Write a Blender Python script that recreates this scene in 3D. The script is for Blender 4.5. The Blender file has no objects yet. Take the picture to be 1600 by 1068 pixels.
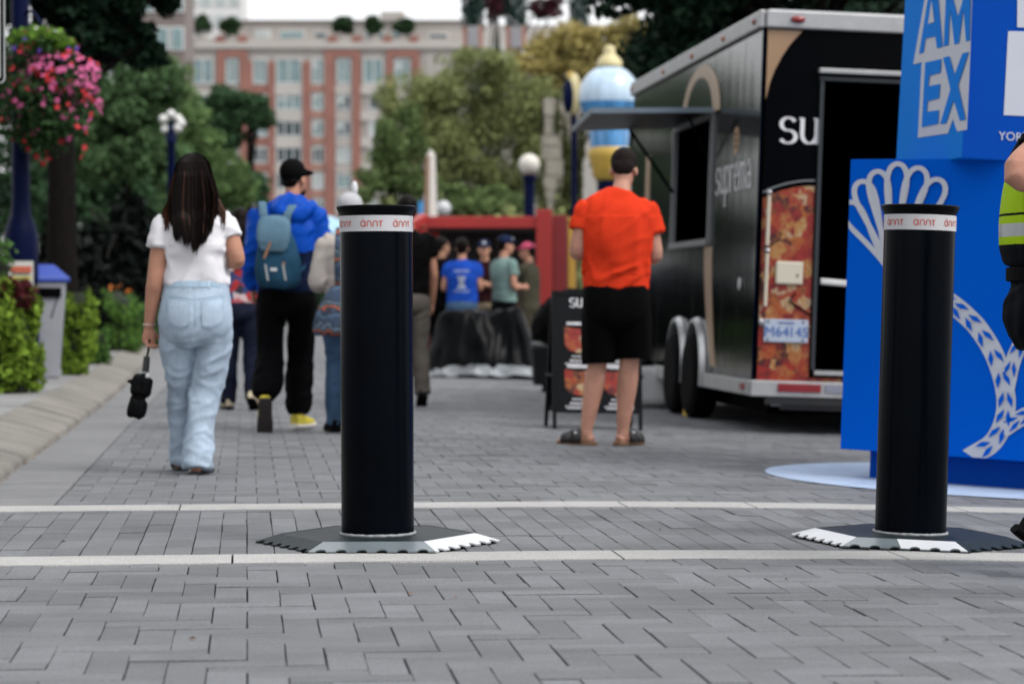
import bpy, bmesh, math, random
import numpy as np
from mathutils import Vector, Matrix, Euler, noise
from mathutils.bvhtree import BVHTree

random.seed(7)
np.random.seed(7)
SC = bpy.context.scene
COL = SC.collection
PI = math.pi
def rad(a): return math.radians(a)

# ------------------------------------------------------------------ camera
FPX = 3826.0                                   # focal length in 1600-px units
EYE = Vector((0.0, 0.0, 0.90))
PITCH, YAW = math.atan(64 / FPX), math.atan(415 / FPX)
cam_d = bpy.data.cameras.new('camera')
cam_d.sensor_width = 36.0
cam_d.lens = FPX / 1600 * 36.0
cam_d.clip_start, cam_d.clip_end = 0.1, 3000
cam_d.dof.use_dof = True
cam_d.dof.focus_distance = 8.5
cam_d.dof.aperture_fstop = 3.2
cam_d.dof.aperture_blades = 9
cam = bpy.data.objects.new('camera', cam_d)
cam.location = EYE
cam.rotation_euler = (PI / 2 - PITCH, 0, -YAW)
COL.objects.link(cam)
SC.camera = cam

# ------------------------------------------------------------------ sky, sun, exposure
SUN_EL, SUN_AZ = rad(52), rad(128)             # azimuth clockwise from +y
world = bpy.data.worlds.new('World')
SC.world = world
world.use_nodes = True
wn, wl = world.node_tree.nodes, world.node_tree.links
wn.clear()
w_out = wn.new('ShaderNodeOutputWorld')
w_bg = wn.new('ShaderNodeBackground')
w_sky = wn.new('ShaderNodeTexSky')
w_sky.sky_type = 'NISHITA'
w_sky.sun_disc = False
w_sky.sun_elevation = SUN_EL
w_sky.sun_rotation = SUN_AZ
w_sky.air_density = 1.6
w_sky.dust_density = 5.0
w_hsv = wn.new('ShaderNodeHueSaturation')      # overcast: the blue of the clear sky is veiled
w_hsv.inputs['Saturation'].default_value = 0.22
w_bg.inputs['Strength'].default_value = 0.13
wl.new(w_sky.outputs[0], w_hsv.inputs['Color'])
w_mix = wn.new('ShaderNodeMix')                # a plain white cloud layer over it
w_mix.data_type = 'RGBA'
w_mix.inputs[0].default_value = 0.62
w_mix.inputs[7].default_value = (8.6, 8.75, 9.0, 1)
wl.new(w_hsv.outputs[0], w_mix.inputs[6])
wl.new(w_mix.outputs[2], w_bg.inputs[0])
wl.new(w_bg.outputs[0], w_out.inputs[0])

sun_d = bpy.data.lights.new('sun', 'SUN')
sun_d.energy = 1.5
sun_d.angle = rad(22)
sun_d.color = (1.0, 0.97, 0.93)
sun = bpy.data.objects.new('sun', sun_d)
sun_dir = Vector((math.sin(SUN_AZ) * math.cos(SUN_EL), math.cos(SUN_AZ) * math.cos(SUN_EL), math.sin(SUN_EL)))
sun.rotation_euler = sun_dir.to_track_quat('Z', 'Y').to_euler()
sun.location = (0, 0, 30)
COL.objects.link(sun)

SC.view_settings.view_transform = 'Standard'
SC.view_settings.look = 'None'
SC.view_settings.exposure = 0.52
SC.view_settings.gamma = 1.0
SC.view_settings.use_curve_mapping = False
SC.render.engine = 'CYCLES'
SC.cycles.use_denoising = True
SC.cycles.max_bounces = 6
SC.cycles.transparent_max_bounces = 8

# ------------------------------------------------------------------ placing helpers
RC = cam.rotation_euler.to_matrix()
def ray(px, py): return RC @ Vector(((px - 800) / FPX, (534 - py) / FPX, -1))
def at(px, py, D): return EYE + ray(px, py) * D
def gz(x):
    """height of the street: flat on the left, falling to the right like a crowned road"""
    if x < 1: return 0.0
    if x < 3: return -0.5 * 0.0165 * (x - 1) ** 2
    if x < 5: return -0.033 - 0.033 * (x - 3)
    return -0.099
def gs(x):
    if x < 1: return 0.0
    if x < 3: return 0.0165 * (x - 1)
    if x < 5: return 0.033
    return 0.0
def stand(px, D):
    p = at(px, 470, D)
    return Vector((p.x, p.y, gz(p.x)))
def hit(px, py, p0, n):
    r = ray(px, py)
    return EYE + r * ((p0 - EYE).dot(n) / r.dot(n))

# ------------------------------------------------------------------ materials
MATS = {}
def M(name, col, rough=0.6, metal=0.0, var=0.12, scale=6.0, bump=0.0, bscale=60.0, coat=0.0, spec=0.5,
      island=0.0, trans=0.0, stretch=None, emit=None, alpha=None):
    if name in MATS: return MATS[name]
    m = bpy.data.materials.new(name)
    m.use_nodes = True
    nt = m.node_tree
    N, L = nt.nodes, nt.links
    b = N['Principled BSDF']
    b.inputs['Roughness'].default_value = rough
    b.inputs['Metallic'].default_value = metal
    b.inputs['Specular IOR Level'].default_value = spec
    if coat:
        b.inputs['Coat Weight'].default_value = coat
        b.inputs['Coat Roughness'].default_value = 0.08
    tc = N.new('ShaderNodeTexCoord')
    src = tc.outputs['Object']
    if stretch:
        mp = N.new('ShaderNodeMapping')
        mp.inputs['Scale'].default_value = stretch
        L.new(src, mp.inputs[0])
        src = mp.outputs[0]
    no = N.new('ShaderNodeTexNoise')
    no.inputs['Scale'].default_value = scale
    no.inputs['Detail'].default_value = 6
    no.inputs['Roughness'].default_value = 0.65
    L.new(src, no.inputs['Vector'])
    mr = N.new('ShaderNodeMapRange')
    mr.inputs['From Min'].default_value = 0.25
    mr.inputs['From Max'].default_value = 0.75
    mr.inputs['To Min'].default_value = 1 - var
    mr.inputs['To Max'].default_value = 1 + var
    L.new(no.outputs[0], mr.inputs[0])
    mul = N.new('ShaderNodeVectorMath')
    mul.operation = 'SCALE'
    mul.inputs[0].default_value = col[:3]
    L.new(mr.outputs[0], mul.inputs['Scale'])
    out = mul.outputs[0]
    if island:
        ge, oi = N.new('ShaderNodeNewGeometry'), N.new('ShaderNodeObjectInfo')
        ad, fr = N.new('ShaderNodeMath'), N.new('ShaderNodeMath')
        ad.operation, fr.operation = 'ADD', 'FRACT'
        L.new(ge.outputs['Random Per Island'], ad.inputs[0])
        L.new(oi.outputs['Random'], ad.inputs[1])
        L.new(ad.outputs[0], fr.inputs[0])
        m2 = N.new('ShaderNodeMapRange')
        m2.inputs['To Min'].default_value = 1 - island
        m2.inputs['To Max'].default_value = 1 + island
        L.new(fr.outputs[0], m2.inputs[0])
        s2 = N.new('ShaderNodeVectorMath')
        s2.operation = 'SCALE'
        L.new(out, s2.inputs[0])
        L.new(m2.outputs[0], s2.inputs['Scale'])
        out = s2.outputs[0]
    L.new(out, b.inputs['Base Color'])
    if bump:
        nb = N.new('ShaderNodeTexNoise')
        nb.inputs['Scale'].default_value = bscale
        nb.inputs['Detail'].default_value = 5
        L.new(src, nb.inputs['Vector'])
        bp = N.new('ShaderNodeBump')
        bp.inputs['Strength'].default_value = bump
        bp.inputs['Distance'].default_value = 0.01
        L.new(nb.outputs[0], bp.inputs['Height'])
        L.new(bp.outputs[0], b.inputs['Normal'])
    if emit:
        b.inputs['Emission Color'].default_value = (*col[:3], 1)
        b.inputs['Emission Strength'].default_value = emit
    if alpha is not None:
        b.inputs['Alpha'].default_value = alpha
    if trans:
        tr = N.new('ShaderNodeBsdfTranslucent')
        L.new(out, tr.inputs['Color'])
        mx = N.new('ShaderNodeMixShader')
        mx.inputs[0].default_value = trans
        L.new(b.outputs[0], mx.inputs[1])
        L.new(tr.outputs[0], mx.inputs[2])
        L.new(mx.outputs[0], N['Material Output'].inputs['Surface'])
    MATS[name] = m
    return m

def srgb(r, g, b):
    f = lambda c: (c / 255 / 12.92) if c / 255 <= 0.04045 else ((c / 255 + 0.055) / 1.055) ** 2.4
    return (f(r), f(g), f(b))

# ------------------------------------------------------------------ mesh builder
def catmull(P, k):
    """P: list of tuples of floats; k sub-steps"""
    if len(P) < 3 or k <= 1: return [np.array(p, float) for p in P]
    P = [np.array(p, float) for p in P]
    Q = [2 * P[0] - P[1]] + P + [2 * P[-1] - P[-2]]
    out = []
    for i in range(1, len(Q) - 2):
        a, b, c, d = Q[i - 1], Q[i], Q[i + 1], Q[i + 2]
        for j in range(k):
            t = j / k
            out.append(0.5 * (2 * b + (c - a) * t + (2 * a - 5 * b + 4 * c - d) * t * t + (3 * b - a - 3 * c + d) * t ** 3))
    out.append(P[-1])
    return out

class MB:
    def __init__(s): s.v, s.f = [], []
    def add(s, vs, fs):
        o = len(s.v)
        s.v += [tuple(v) for v in vs]
        s.f += [tuple(i + o for i in f) for f in fs]
        return s
    def box(s, c, size, rot=None):
        hx, hy, hz = size[0] / 2, size[1] / 2, size[2] / 2
        vs = [Vector((x * hx, y * hy, z * hz)) for x in (-1, 1) for y in (-1, 1) for z in (-1, 1)]
        if rot is not None: vs = [rot @ v for v in vs]
        c = Vector(c)
        return s.add([v + c for v in vs], [(0, 1, 3, 2), (4, 6, 7, 5), (0, 4, 5, 1), (2, 3, 7, 6), (0, 2, 6, 4), (1, 5, 7, 3)])
    def bar(s, p0, p1, w, h, up=(0, 0, 1)):
        p0, p1 = Vector(p0), Vector(p1)
        t = (p1 - p0)
        ln = t.length
        t.normalize()
        u = Vector(up)
        if abs(t.dot(u)) > 0.95: u = Vector((0, 1, 0))
        a = t.cross(u).normalized()
        b = a.cross(t)
        rot = Matrix((a, t, b)).transposed()
        return s.box((p0 + p1) / 2, (w, ln, h), rot)
    def tube(s, pts, r, n=10, caps=True, k=1, flat=1.0):
        """pts list of points, r a radius or list of radii"""
        rs = r if isinstance(r, (list, tuple)) else [r] * len(pts)
        P = catmull([(*p, q) for p, q in zip(pts, rs)], k)
        m = len(P)
        vs, fs, pa = [], [], None
        for i, p in enumerate(P):
            t = Vector((P[min(i + 1, m - 1)] - P[max(i - 1, 0)])[:3]).normalized()
            if pa is None:
                ref = Vector((1, 0, 0)) if abs(t.x) < 0.8 else Vector((0, 1, 0))
                a = (ref - t * ref.dot(t)).normalized()
            else:
                a = (pa - t * pa.dot(t)).normalized()
            pa = a
            b = t.cross(a)
            for j in range(n):
                q = 2 * PI * j / n
                vs.append(Vector(p[:3]) + a * (math.cos(q) * p[3]) + b * (math.sin(q) * p[3] * flat))
        for i in range(m - 1):
            for j in range(n):
                k2 = (j + 1) % n
                fs.append((i * n + j, i * n + k2, (i + 1) * n + k2, (i + 1) * n + j))
        if caps:
            fs.append(tuple(range(n))[::-1])
            fs.append(tuple((m - 1) * n + j for j in range(n)))
        return s.add(vs, fs)
    def loft(s, secs, n=24, k=4, e=2.2, rot=None):
        """closed body through horizontal-ish sections (x, y, z, rx, ry); rings lie across the path, x stays x"""
        P = catmull(secs, k)
        m = len(P)
        vs, fs = [], []
        for i, p in enumerate(P):
            t = Vector((P[min(i + 1, m - 1)] - P[max(i - 1, 0)])[:3]).normalized()
            ref = Vector((1, 0, 0)) if abs(t.x) < 0.93 else Vector((0, 1, 0))
            a = (ref - t * ref.dot(t)).normalized()
            b = t.cross(a)
            for j in range(n):
                q = 2 * PI * j / n
                cx, sx = math.cos(q), math.sin(q)
                vs.append(Vector(p[:3]) + a * (math.copysign(abs(cx) ** (2 / e), cx) * max(p[3], .001)) + b * (math.copysign(abs(sx) ** (2 / e), sx) * max(p[4], .001)))
        for i in range(m - 1):
            for j in range(n):
                k2 = (j + 1) % n
                fs.append((i * n + j, i * n + k2, (i + 1) * n + k2, (i + 1) * n + j))
        fs.append(tuple(range(n))[::-1])
        fs.append(tuple((m - 1) * n + j for j in range(n)))
        return s.add(vs, fs)
    def ball(s, c, r, rot=None, nu=14, nv=10):
        c = Vector(c)
        r = (r, r, r) if not isinstance(r, (tuple, list)) else r
        vs, fs = [], []
        for i in range(nv + 1):
            th = PI * i / nv
            for j in range(nu):
                ph = 2 * PI * j / nu
                v = Vector((math.sin(th) * math.cos(ph) * r[0], math.sin(th) * math.sin(ph) * r[1], math.cos(th) * r[2]))
                if rot is not None: v = rot @ v
                vs.append(c + v)
        for i in range(nv):
            for j in range(nu):
                k2 = (j + 1) % nu
                fs.append((i * nu + j, (i + 1) * nu + j, (i + 1) * nu + k2, i * nu + k2))
        return s.add(vs, fs)
    def lathe(s, prof, c=(0, 0, 0), n=32, rot=None):
        c = Vector(c)
        vs, fs = [], []
        for r, z in prof:
            for j in range(n):
                q = 2 * PI * j / n
                v = Vector((r * math.cos(q), r * math.sin(q), z))
                if rot is not None: v = rot @ v
                vs.append(c + v)
        for i in range(len(prof) - 1):
            for j in range(n):
                k2 = (j + 1) % n
                fs.append((i * n + j, i * n + k2, (i + 1) * n + k2, (i + 1) * n + j))
        if prof[0][0] > 1e-5: fs.append(tuple(range(n))[::-1])
        if prof[-1][0] > 1e-5: fs.append(tuple((len(prof) - 1) * n + j for j in range(n)))
        return s.add(vs, fs)
    def prism(s, poly, o, ex, ey, t):
        """polygon in the plane o + ex*u + ey*v, thickened by t along ex x ey"""
        o, ex, ey = Vector(o), Vector(ex), Vector(ey)
        nz = ex.cross(ey).normalized() * t
        n = len(poly)
        a = [o + ex * u + ey * v for u, v in poly]
        vs = a + [p + nz for p in a]
        fs = [tuple(range(n))[::-1], tuple(range(n, 2 * n))]
        for i in range(n):
            j = (i + 1) % n
            fs.append((i, j, n + j, n + i))
        return s.add(vs, fs)
    def build(s, name, mat, parent=None, smooth=None, bevel=0, loc=None, kind=None):
        me = bpy.data.meshes.new(name)
        me.from_pydata(s.v, [], s.f)
        return link_mesh(name, me, mat, parent, smooth, bevel, loc, kind)

def link_mesh(name, me, mat, parent=None, smooth=None, bevel=0, loc=None, kind=None, recalc=True):
    if recalc and len(me.polygons) < 60000:
        bm = bmesh.new()
        bm.from_mesh(me)
        bmesh.ops.recalc_face_normals(bm, faces=bm.faces)
        bm.to_mesh(me)
        bm.free()
    for mm in (mat if isinstance(mat, (list, tuple)) else [mat]): me.materials.append(mm)
    if smooth is not None:
        me.polygons.foreach_set('use_smooth', [True] * len(me.polygons))
        if smooth < 179: me.set_sharp_from_angle(angle=rad(smooth))
    o = bpy.data.objects.new(name, me)
    COL.objects.link(o)
    if parent is not None: o.parent = parent
    if loc is not None: o.location = loc
    if bevel:
        b = o.modifiers.new('bevel', 'BEVEL')
        b.width = bevel
        b.segments = 2
        b.limit_method = 'ANGLE'
    if kind: o['kind'] = kind
    return o

def thing(name, label, cat, loc=(0, 0, 0), rot=(0, 0, 0), group=None):
    o = bpy.data.objects.new(name, None)
    COL.objects.link(o)
    o.location = loc
    o.rotation_euler = rot
    o['label'], o['category'] = label, cat
    if group: o['group'] = group
    return o
def tag(o, label, cat, group=None):
    o['label'], o['category'] = label, cat
    if group: o['group'] = group
    return o
def struct(o): o['kind'] = 'structure'; return o

def np_mesh(name, V, F):
    """quads/triangles of one size from numpy arrays"""
    me = bpy.data.meshes.new(name)
    nv, nf, k = len(V), len(F), F.shape[1]
    me.vertices.add(nv)
    me.vertices.foreach_set('co', V.astype(np.float32).ravel())
    me.loops.add(nf * k)
    me.loops.foreach_set('vertex_index', F.astype(np.int32).ravel())
    me.polygons.add(nf)
    me.polygons.foreach_set('loop_start', np.arange(0, nf * k, k, dtype=np.int32))
    me.update(calc_edges=True)
    return me

# ------------------------------------------------------------------ strokes: hand drawn lettering
def arc(cx, cy, rx, ry, a0, a1, n=14):
    return [(cx + rx * math.cos(rad(a0 + (a1 - a0) * i / n)), cy + ry * math.sin(rad(a0 + (a1 - a0) * i / n))) for i in range(n + 1)]
SERIF = {
    's': ([arc(.33, .74, .25, .25, 25, 270, 16) + arc(.33, .25, .28, .25, 90, -155, 16)], .66),
    'u': ([[(.12, 1), (.12, .4)] + arc(.38, .36, .26, .34, 180, 360) + [(.64, .4)], [(.64, 1), (.64, 0)], [(.0, .98), (.14, .98)], [(.52, .98), (.66, .98)], [(.64, .02), (.76, .02)]], .8),
    'p': ([[(.14, 1), (.14, -.5)], arc(.44, .5, .32, .49, 0, 360, 24), [(.02, .98), (.16, .98)], [(.02, -.49), (.28, -.49)]], .84),
    'r': ([[(.14, 0), (.14, 1)], arc(.4, .62, .26, .35, 180, 50), [(.02, .98), (.16, .98)], [(.02, .02), (.28, .02)]], .62),
    'e': ([[(.1, .55), (.68, .55)], arc(.4, .5, .3, .49, 8, 315, 22)], .76),
    'm': ([[(.14, 0), (.14, 1)], arc(.36, .6, .22, .38, 180, 0) + [(.58, .6), (.58, 0)], arc(.8, .6, .22, .38, 180, 0) + [(1.02, .6), (1.02, 0)], [(.02, .98), (.16, .98)], [(.04, .02), (.26, .02)], [(.48, .02), (.7, .02)], [(.92, .02), (1.14, .02)]], 1.18),
    'a': ([arc(.34, .28, .25, .27, 0, 360, 20), arc(.38, .7, .24, .28, 160, 0) + [(.62, .7), (.62, .05), (.72, .0)]], .76),
}
ROUND = {
    'a': ([arc(.42, .45, .36, .42, 0, 360, 22), [(.8, .9), (.8, 0)], [(.24, 1.18), (.34, 1.18)], [(.54, 1.18), (.64, 1.18)]], 1.0),
    'n': ([[(.1, 0), (.1, .5)] + arc(.45, .5, .35, .38, 180, 0) + [(.8, .5), (.8, 0)]], .98),
    't': ([[(.0, .84), (.64, .84)], [(.34, .84), (.34, 0)]], .7),
}
def stroke_quads(path, thin, thick):
    """broad-nib stroke: upright strokes are thick, level ones thin"""
    out, m = [], len(path)
    pts = []
    for i, p in enumerate(path):
        a, b = path[max(i - 1, 0)], path[min(i + 1, m - 1)]
        dx, dy = b[0] - a[0], b[1] - a[1]
        l = math.hypot(dx, dy) or 1
        w = thin + (thick - thin) * abs(dy) / l
        pts.append(((p[0] - dy / l * w / 2, p[1] + dx / l * w / 2), (p[0] + dy / l * w / 2, p[1] - dx / l * w / 2)))
    for i in range(m - 1): out.append((pts[i][0], pts[i][1], pts[i + 1][1], pts[i + 1][0]))
    return out
def lettering(text, font, thin, thick, gap=.06):
    quads, x = [], 0
    for ch in text:
        st, w = font[ch]
        for path in st:
            quads += [[(u + x, v) for u, v in q] for q in stroke_quads(path, thin, thick)]
        x += w + gap
    return quads, x - gap
def letter_parts(text, font, thin, thick, fn, lift, name, mat, parent, gap=.06):
    x, st_w = 0, lettering(text, font, thin, thick, gap)[1]
    for ch in text:
        mb = MB()
        flat_quads(mb, [[(u + x, v) for u, v in q] for path in font[ch][0] for q in stroke_quads(path, thin, thick)], lambda u, v, l: fn(u, v, l, st_w), lift)
        mb.build(name, mat, parent)
        x += font[ch][1] + gap
def flat_quads(mb, quads, fn, lift):
    """fn maps (u, v, layer) to a point; tiny rising layers keep overlapping strokes apart"""
    for i, q in enumerate(quads):
        mb.add([fn(u, v, lift + (i % 7) * 0.00025) for u, v in q], [(0, 1, 2, 3)])
def text_mesh(body, size, extrude=0.002):
    cu = bpy.data.curves.new('lettering', 'FONT')
    cu.body, cu.size, cu.extrude = body, size, extrude
    cu.align_x, cu.align_y = 'CENTER', 'CENTER'
    cu.resolution_u = 3
    o = bpy.data.objects.new('lettering', cu)
    COL.objects.link(o)
    dg = bpy.context.evaluated_depsgraph_get()
    me = bpy.data.meshes.new_from_object(o.evaluated_get(dg))
    bpy.data.objects.remove(o)
    bpy.data.curves.remove(cu)
    me.materials.clear()
    return me
def text_obj(body, size, mat, parent, loc, rot, name='lettering', extrude=0.002):
    me = text_mesh(body, size, extrude)
    me.materials.append(mat)
    o = bpy.data.objects.new(name, me)
    COL.objects.link(o)
    o.parent = parent
    o.location, o.rotation_euler = loc, rot
    return o
# ================================================================== THE STREET
def world_mat(name, col, rough, island, stain, fine=0.1, bump=0.25, rough_var=0.1):
    """paving: colour by world position (large worn patches + grain) and a tone per piece"""
    m = bpy.data.materials.new(name)
    m.use_nodes = True
    N, L = m.node_tree.nodes, m.node_tree.links
    b = N['Principled BSDF']
    b.inputs['Specular IOR Level'].default_value = 0.4
    ge, oi = N.new('ShaderNodeNewGeometry'), N.new('ShaderNodeObjectInfo')
    def noise_(scale, det=5):
        n = N.new('ShaderNodeTexNoise')
        n.inputs['Scale'].default_value = scale
        n.inputs['Detail'].default_value = det
        n.inputs['Roughness'].default_value = 0.7
        L.new(ge.outputs['Position'], n.inputs['Vector'])
        return n.outputs[0]
    def rng(sock, lo, hi, a=0.25, c=0.75):
        r = N.new('ShaderNodeMapRange')
        r.inputs['From Min'].default_value, r.inputs['From Max'].default_value = a, c
        r.inputs['To Min'].default_value, r.inputs['To Max'].default_value = lo, hi
        L.new(sock, r.inputs[0])
        return r.outputs[0]
    def mulv(x, y):
        k = N.new('ShaderNodeMath')
        k.operation = 'MULTIPLY'
        L.new(x, k.inputs[0])
        L.new(y, k.inputs[1])
        return k.outputs[0]
    ad, fr = N.new('ShaderNodeMath'), N.new('ShaderNodeMath')
    ad.operation, fr.operation = 'ADD', 'FRACT'
    L.new(ge.outputs['Random Per Island'], ad.inputs[0])
    L.new(oi.outputs['Random'], ad.inputs[1])
    L.new(ad.outputs[0], fr.inputs[0])
    big = rng(noise_(1.1, 4), 1 - stain, 1 + stain * .6)
    mp = N.new('ShaderNodeMapping')                 # long tyre-borne dirt streaks crossing the bands
    mp.inputs['Rotation'].default_value = (0, 0, .5)
    mp.inputs['Scale'].default_value = (.35, 2.6, 1)
    L.new(ge.outputs['Position'], mp.inputs[0])
    sn = N.new('ShaderNodeTexNoise')
    sn.inputs['Scale'].default_value = 1.0
    sn.inputs['Detail'].default_value = 5
    L.new(mp.outputs[0], sn.inputs['Vector'])
    big = mulv(big, rng(sn.outputs[0], 1.0, 1 - stain * 1.5, .52, .72))
    mid = rng(noise_(9), 1 - fine * .7, 1 + fine * .7)
    fin = rng(noise_(150, 2), 1 - fine * 4.2, 1 + fine * 4.2)
    fac = mulv(mulv(mulv(big, mid), fin), rng(fr.outputs[0], 1 - island, 1 + island, 0, 1))
    sc = N.new('ShaderNodeVectorMath')
    sc.operation = 'SCALE'
    sc.inputs[0].default_value = col
    L.new(fac, sc.inputs['Scale'])
    L.new(sc.outputs[0], b.inputs['Base Color'])
    L.new(rng(noise_(5), rough - rough_var, rough + rough_var), b.inputs['Roughness'])
    bp = N.new('ShaderNodeBump')
    bp.inputs['Strength'].default_value = bump
    bp.inputs['Distance'].default_value = 0.004
    L.new(noise_(180, 4), bp.inputs['Height'])
    L.new(bp.outputs[0], b.inputs['Normal'])
    return m

m_paver = world_mat('grey_concrete_paver', (.126, .131, .140), .72, .17, .2, .09)
m_stone = world_mat('pale_band_stone', (.34, .335, .325), .75, .06, .12, .10)
m_joint = M('dark_sand_joint', (.042, .040, .038), .95, var=.95, scale=5)
m_gutter = world_mat('poured_concrete_gutter', (.165, .166, .17), .8, .03, .16, .08)
m_curb = world_mat('worn_concrete_curb', (.19, .178, .158), .85, .08, .34, .14)
m_walk = world_mat('sidewalk_concrete', (.21, .21, .21), .85, .05, .2, .1)
m_soil = world_mat('dark_soil', (.03, .022, .016), .95, 0, .3, .3)
m_far = world_mat('distant_paving', (.122, .125, .132), .8, 0, .12, .05)

# the ground sheet, out to the horizon
XS = [-900, -60, -10, -3, 0, 1, 1.25, 1.5, 1.75, 2, 2.25, 2.5, 2.75, 3, 5, 5.05, 12, 60, 900]
YS = [-30, 0, 20, 44, 120, 400, 1800]
def sheet(name, xs, ys, dz, mat):
    mb = MB()
    for y in ys:
        for x in xs: mb.v.append((x, y, gz(x) + dz))
    n = len(xs)
    for j in range(len(ys) - 1):
        for i in range(n - 1): mb.f.append((j * n + i, j * n + i + 1, (j + 1) * n + i + 1, (j + 1) * n + i))
    return struct(mb.build(name, mat))
sheet('ground', XS, YS, -.022, m_far)
XP = [-1.3] + [x for x in XS if 0 <= x <= 5.05] + [7.5]
U = 0.0985                                         # paver module: pavers are 1 x 3 modules
Y_S2, Y_S1 = 8.45, 10.62                           # near edges of the two pale bands
S_W = 0.295
ROW = {}
pave_near = sheet('pavement', XP, [3.5, Y_S2], -.012, m_joint)
pave_mid = sheet('pavement_strip', XP, [Y_S2, Y_S1 + S_W], -.012, m_joint)
pave_far = sheet('street_pavement', XP, [Y_S1 + S_W, 44], -.012, m_joint)

def paver_shape(lx, ly, gap=.0031, be=.0019, h=.018):
    a, b = lx / 2 - gap / 2, ly / 2 - gap / 2
    vs = [(-a, -b, -h), (a, -b, -h), (a, b, -h), (-a, b, -h), (-a, -b, -be), (a, -b, -be), (a, b, -be), (-a, b, -be),
          (-a + be, -b + be, 0), (a - be, -b + be, 0), (a - be, b - be, 0), (-a + be, b - be, 0)]
    fs = [(8, 9, 10, 11)]
    for o in (0, 4):
        for i in range(4):
            j = (i + 1) % 4
            fs.append((o + i, o + j, o + 4 + j, o + 4 + i))
    return vs, fs
PV, PF = paver_shape(U, 3 * U)
HV, HF = paver_shape(3 * U, U)
pm_v, pm_h = bpy.data.meshes.new('paver'), bpy.data.meshes.new('paver')
pm_v.from_pydata(PV, [], PF)
pm_h.from_pydata(HV, [], HF)
for me in (pm_v, pm_h): me.materials.append(m_paver)

def paver_matrix(x, y, jit=1.0):
    return Matrix.Translation((x + random.gauss(0, .0008) * jit, y + random.gauss(0, .0008) * jit, gz(x) + random.gauss(0, .0013) * jit)) @ \
        Euler((random.gauss(0, .0022) * jit, gs(x) + random.gauss(0, .004) * jit, random.gauss(0, .0035) * jit)).to_matrix().to_4x4()
def seen(x, y):
    d = RC.transposed() @ (Vector((x, y, gz(x))) - EYE)
    if d.z > -1: return None
    u, v = 800 + d.x / -d.z * FPX, 534 - d.y / -d.z * FPX
    return -d.z if (-30 < u < 1630 and v < 1090) else None
def lay(parent, bricks, limit, edges):
    """bricks: (x, y, 'v' or 'h'); the nearest in view are parts, the rest one joined part"""
    x0, x1, y0, y1 = edges
    inside, cut = [], []
    for x, y, k in bricks:
        a, b = (U / 2, 1.5 * U) if k == 'v' else (1.5 * U, U / 2)
        if x + a <= x0 or x - a >= x1 or y + b <= y0 or y - b >= y1: continue
        (inside if (x - a >= x0 - .001 and x + a <= x1 + .001 and y - b >= y0 - .001 and y + b <= y1 + .001) else cut).append((x, y, k))
    vis = sorted([(seen(x, y), x, y, k) for x, y, k in inside if seen(x, y)])[:limit]
    chosen = {(round(x, 4), round(y, 4)) for _, x, y, _ in vis}
    for _, x, y, k in vis:
        o = bpy.data.objects.new('paver', pm_v if k == 'v' else pm_h)
        COL.objects.link(o)
        o.parent = parent
        o.matrix_local = paver_matrix(x, y)
    mb = MB()
    for x, y, k in inside:
        if (round(x, 4), round(y, 4)) in chosen: continue
        mt = paver_matrix(x, y)
        mb.add([mt @ Vector(v) for v in (PV if k == 'v' else HV)], PF)
    for x, y, k in cut:                               # pavers cut to the edge
        a, b = (U / 2, 1.5 * U) if k == 'v' else (1.5 * U, U / 2)
        xa, xb, ya, yb = max(x - a, x0), min(x + a, x1), max(y - b, y0), min(y + b, y1)
        if xb - xa < .02 or yb - ya < .02: continue
        vs, fs = paver_shape(xb - xa, yb - ya)
        mt = paver_matrix((xa + xb) / 2, (ya + yb) / 2)
        mb.add([mt @ Vector(v) for v in vs], fs)
    if mb.v: mb.build('paver_field', m_paver, parent, kind='stuff')
def herringbone(x0, x1, y0, y1, ox, oy):
    out, n = [], 3
    for i in range(int((x0 - ox) / U) - 4, int((x1 - ox) / U) + 4):
        for j in range(int((y0 - oy) / U) - 4, int((y1 - oy) / U) + 4):
            s = (i + j) % (2 * n)
            if s == 0: out.append((ox + (i + 1.5) * U, oy + (j + .5) * U, 'h'))
            elif s == n: out.append((ox + (i + .5) * U, oy + (j + 1.5) * U, 'v'))
    return out
e1 = (-1.28, 4.2, 4.2, Y_S2 - .004)
lay(pave_near, herringbone(*e1, -1.28, 4.2), 300, e1)
e2 = (-1.28, 5.0, Y_S2 + S_W + .003, Y_S1 - .003)
soldier = []
for i in range(64):
    for j in range(-1, 7): soldier.append((-1.28 + (i + .5) * U, e2[2] + (j + (1.5 if i % 2 else 1.2) / 3 * 1.0) * 3 * U, 'v'))
lay(pave_mid, soldier, 300, e2)
e3 = (-.84, 6.6, Y_S1 + S_W + .003, 43.9)
lay(pave_far, herringbone(*e3, -.84, Y_S1 + S_W), 300, e3)

def band(y0, y1, cuts):
    for a, b in zip(cuts[:-1], cuts[1:]):
        n = max(2, int((b - a) / .2))
        mb = MB()
        xs = [a + .004 + (b - a - .008) * i / n for i in range(n + 1)]
        for x in xs:
            z = gz(x) + .0015
            mb.v += [(x, y0, z - .02), (x, y0 + .004, z), (x, y1 - .004, z), (x, y1, z - .02)]
        for i in range(n):
            for q in range(3): mb.f.append((i * 4 + q, i * 4 + q + 1, i * 4 + q + 5, i * 4 + q + 4))
        mb.f += [(0, 1, 2, 3), (n * 4, n * 4 + 3, n * 4 + 2, n * 4 + 1)]
        mb.build('band_stone', m_stone, pave_mid)
band(Y_S2, Y_S2 + S_W, [-1.28, -.05, 1.31, 2.33, 3.4, 4.4, 5.0])
band(Y_S1, Y_S1 + S_W, [-1.28, -.29, .72, 1.66, 2.24, 3.2, 4.2, 5.0])

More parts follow.
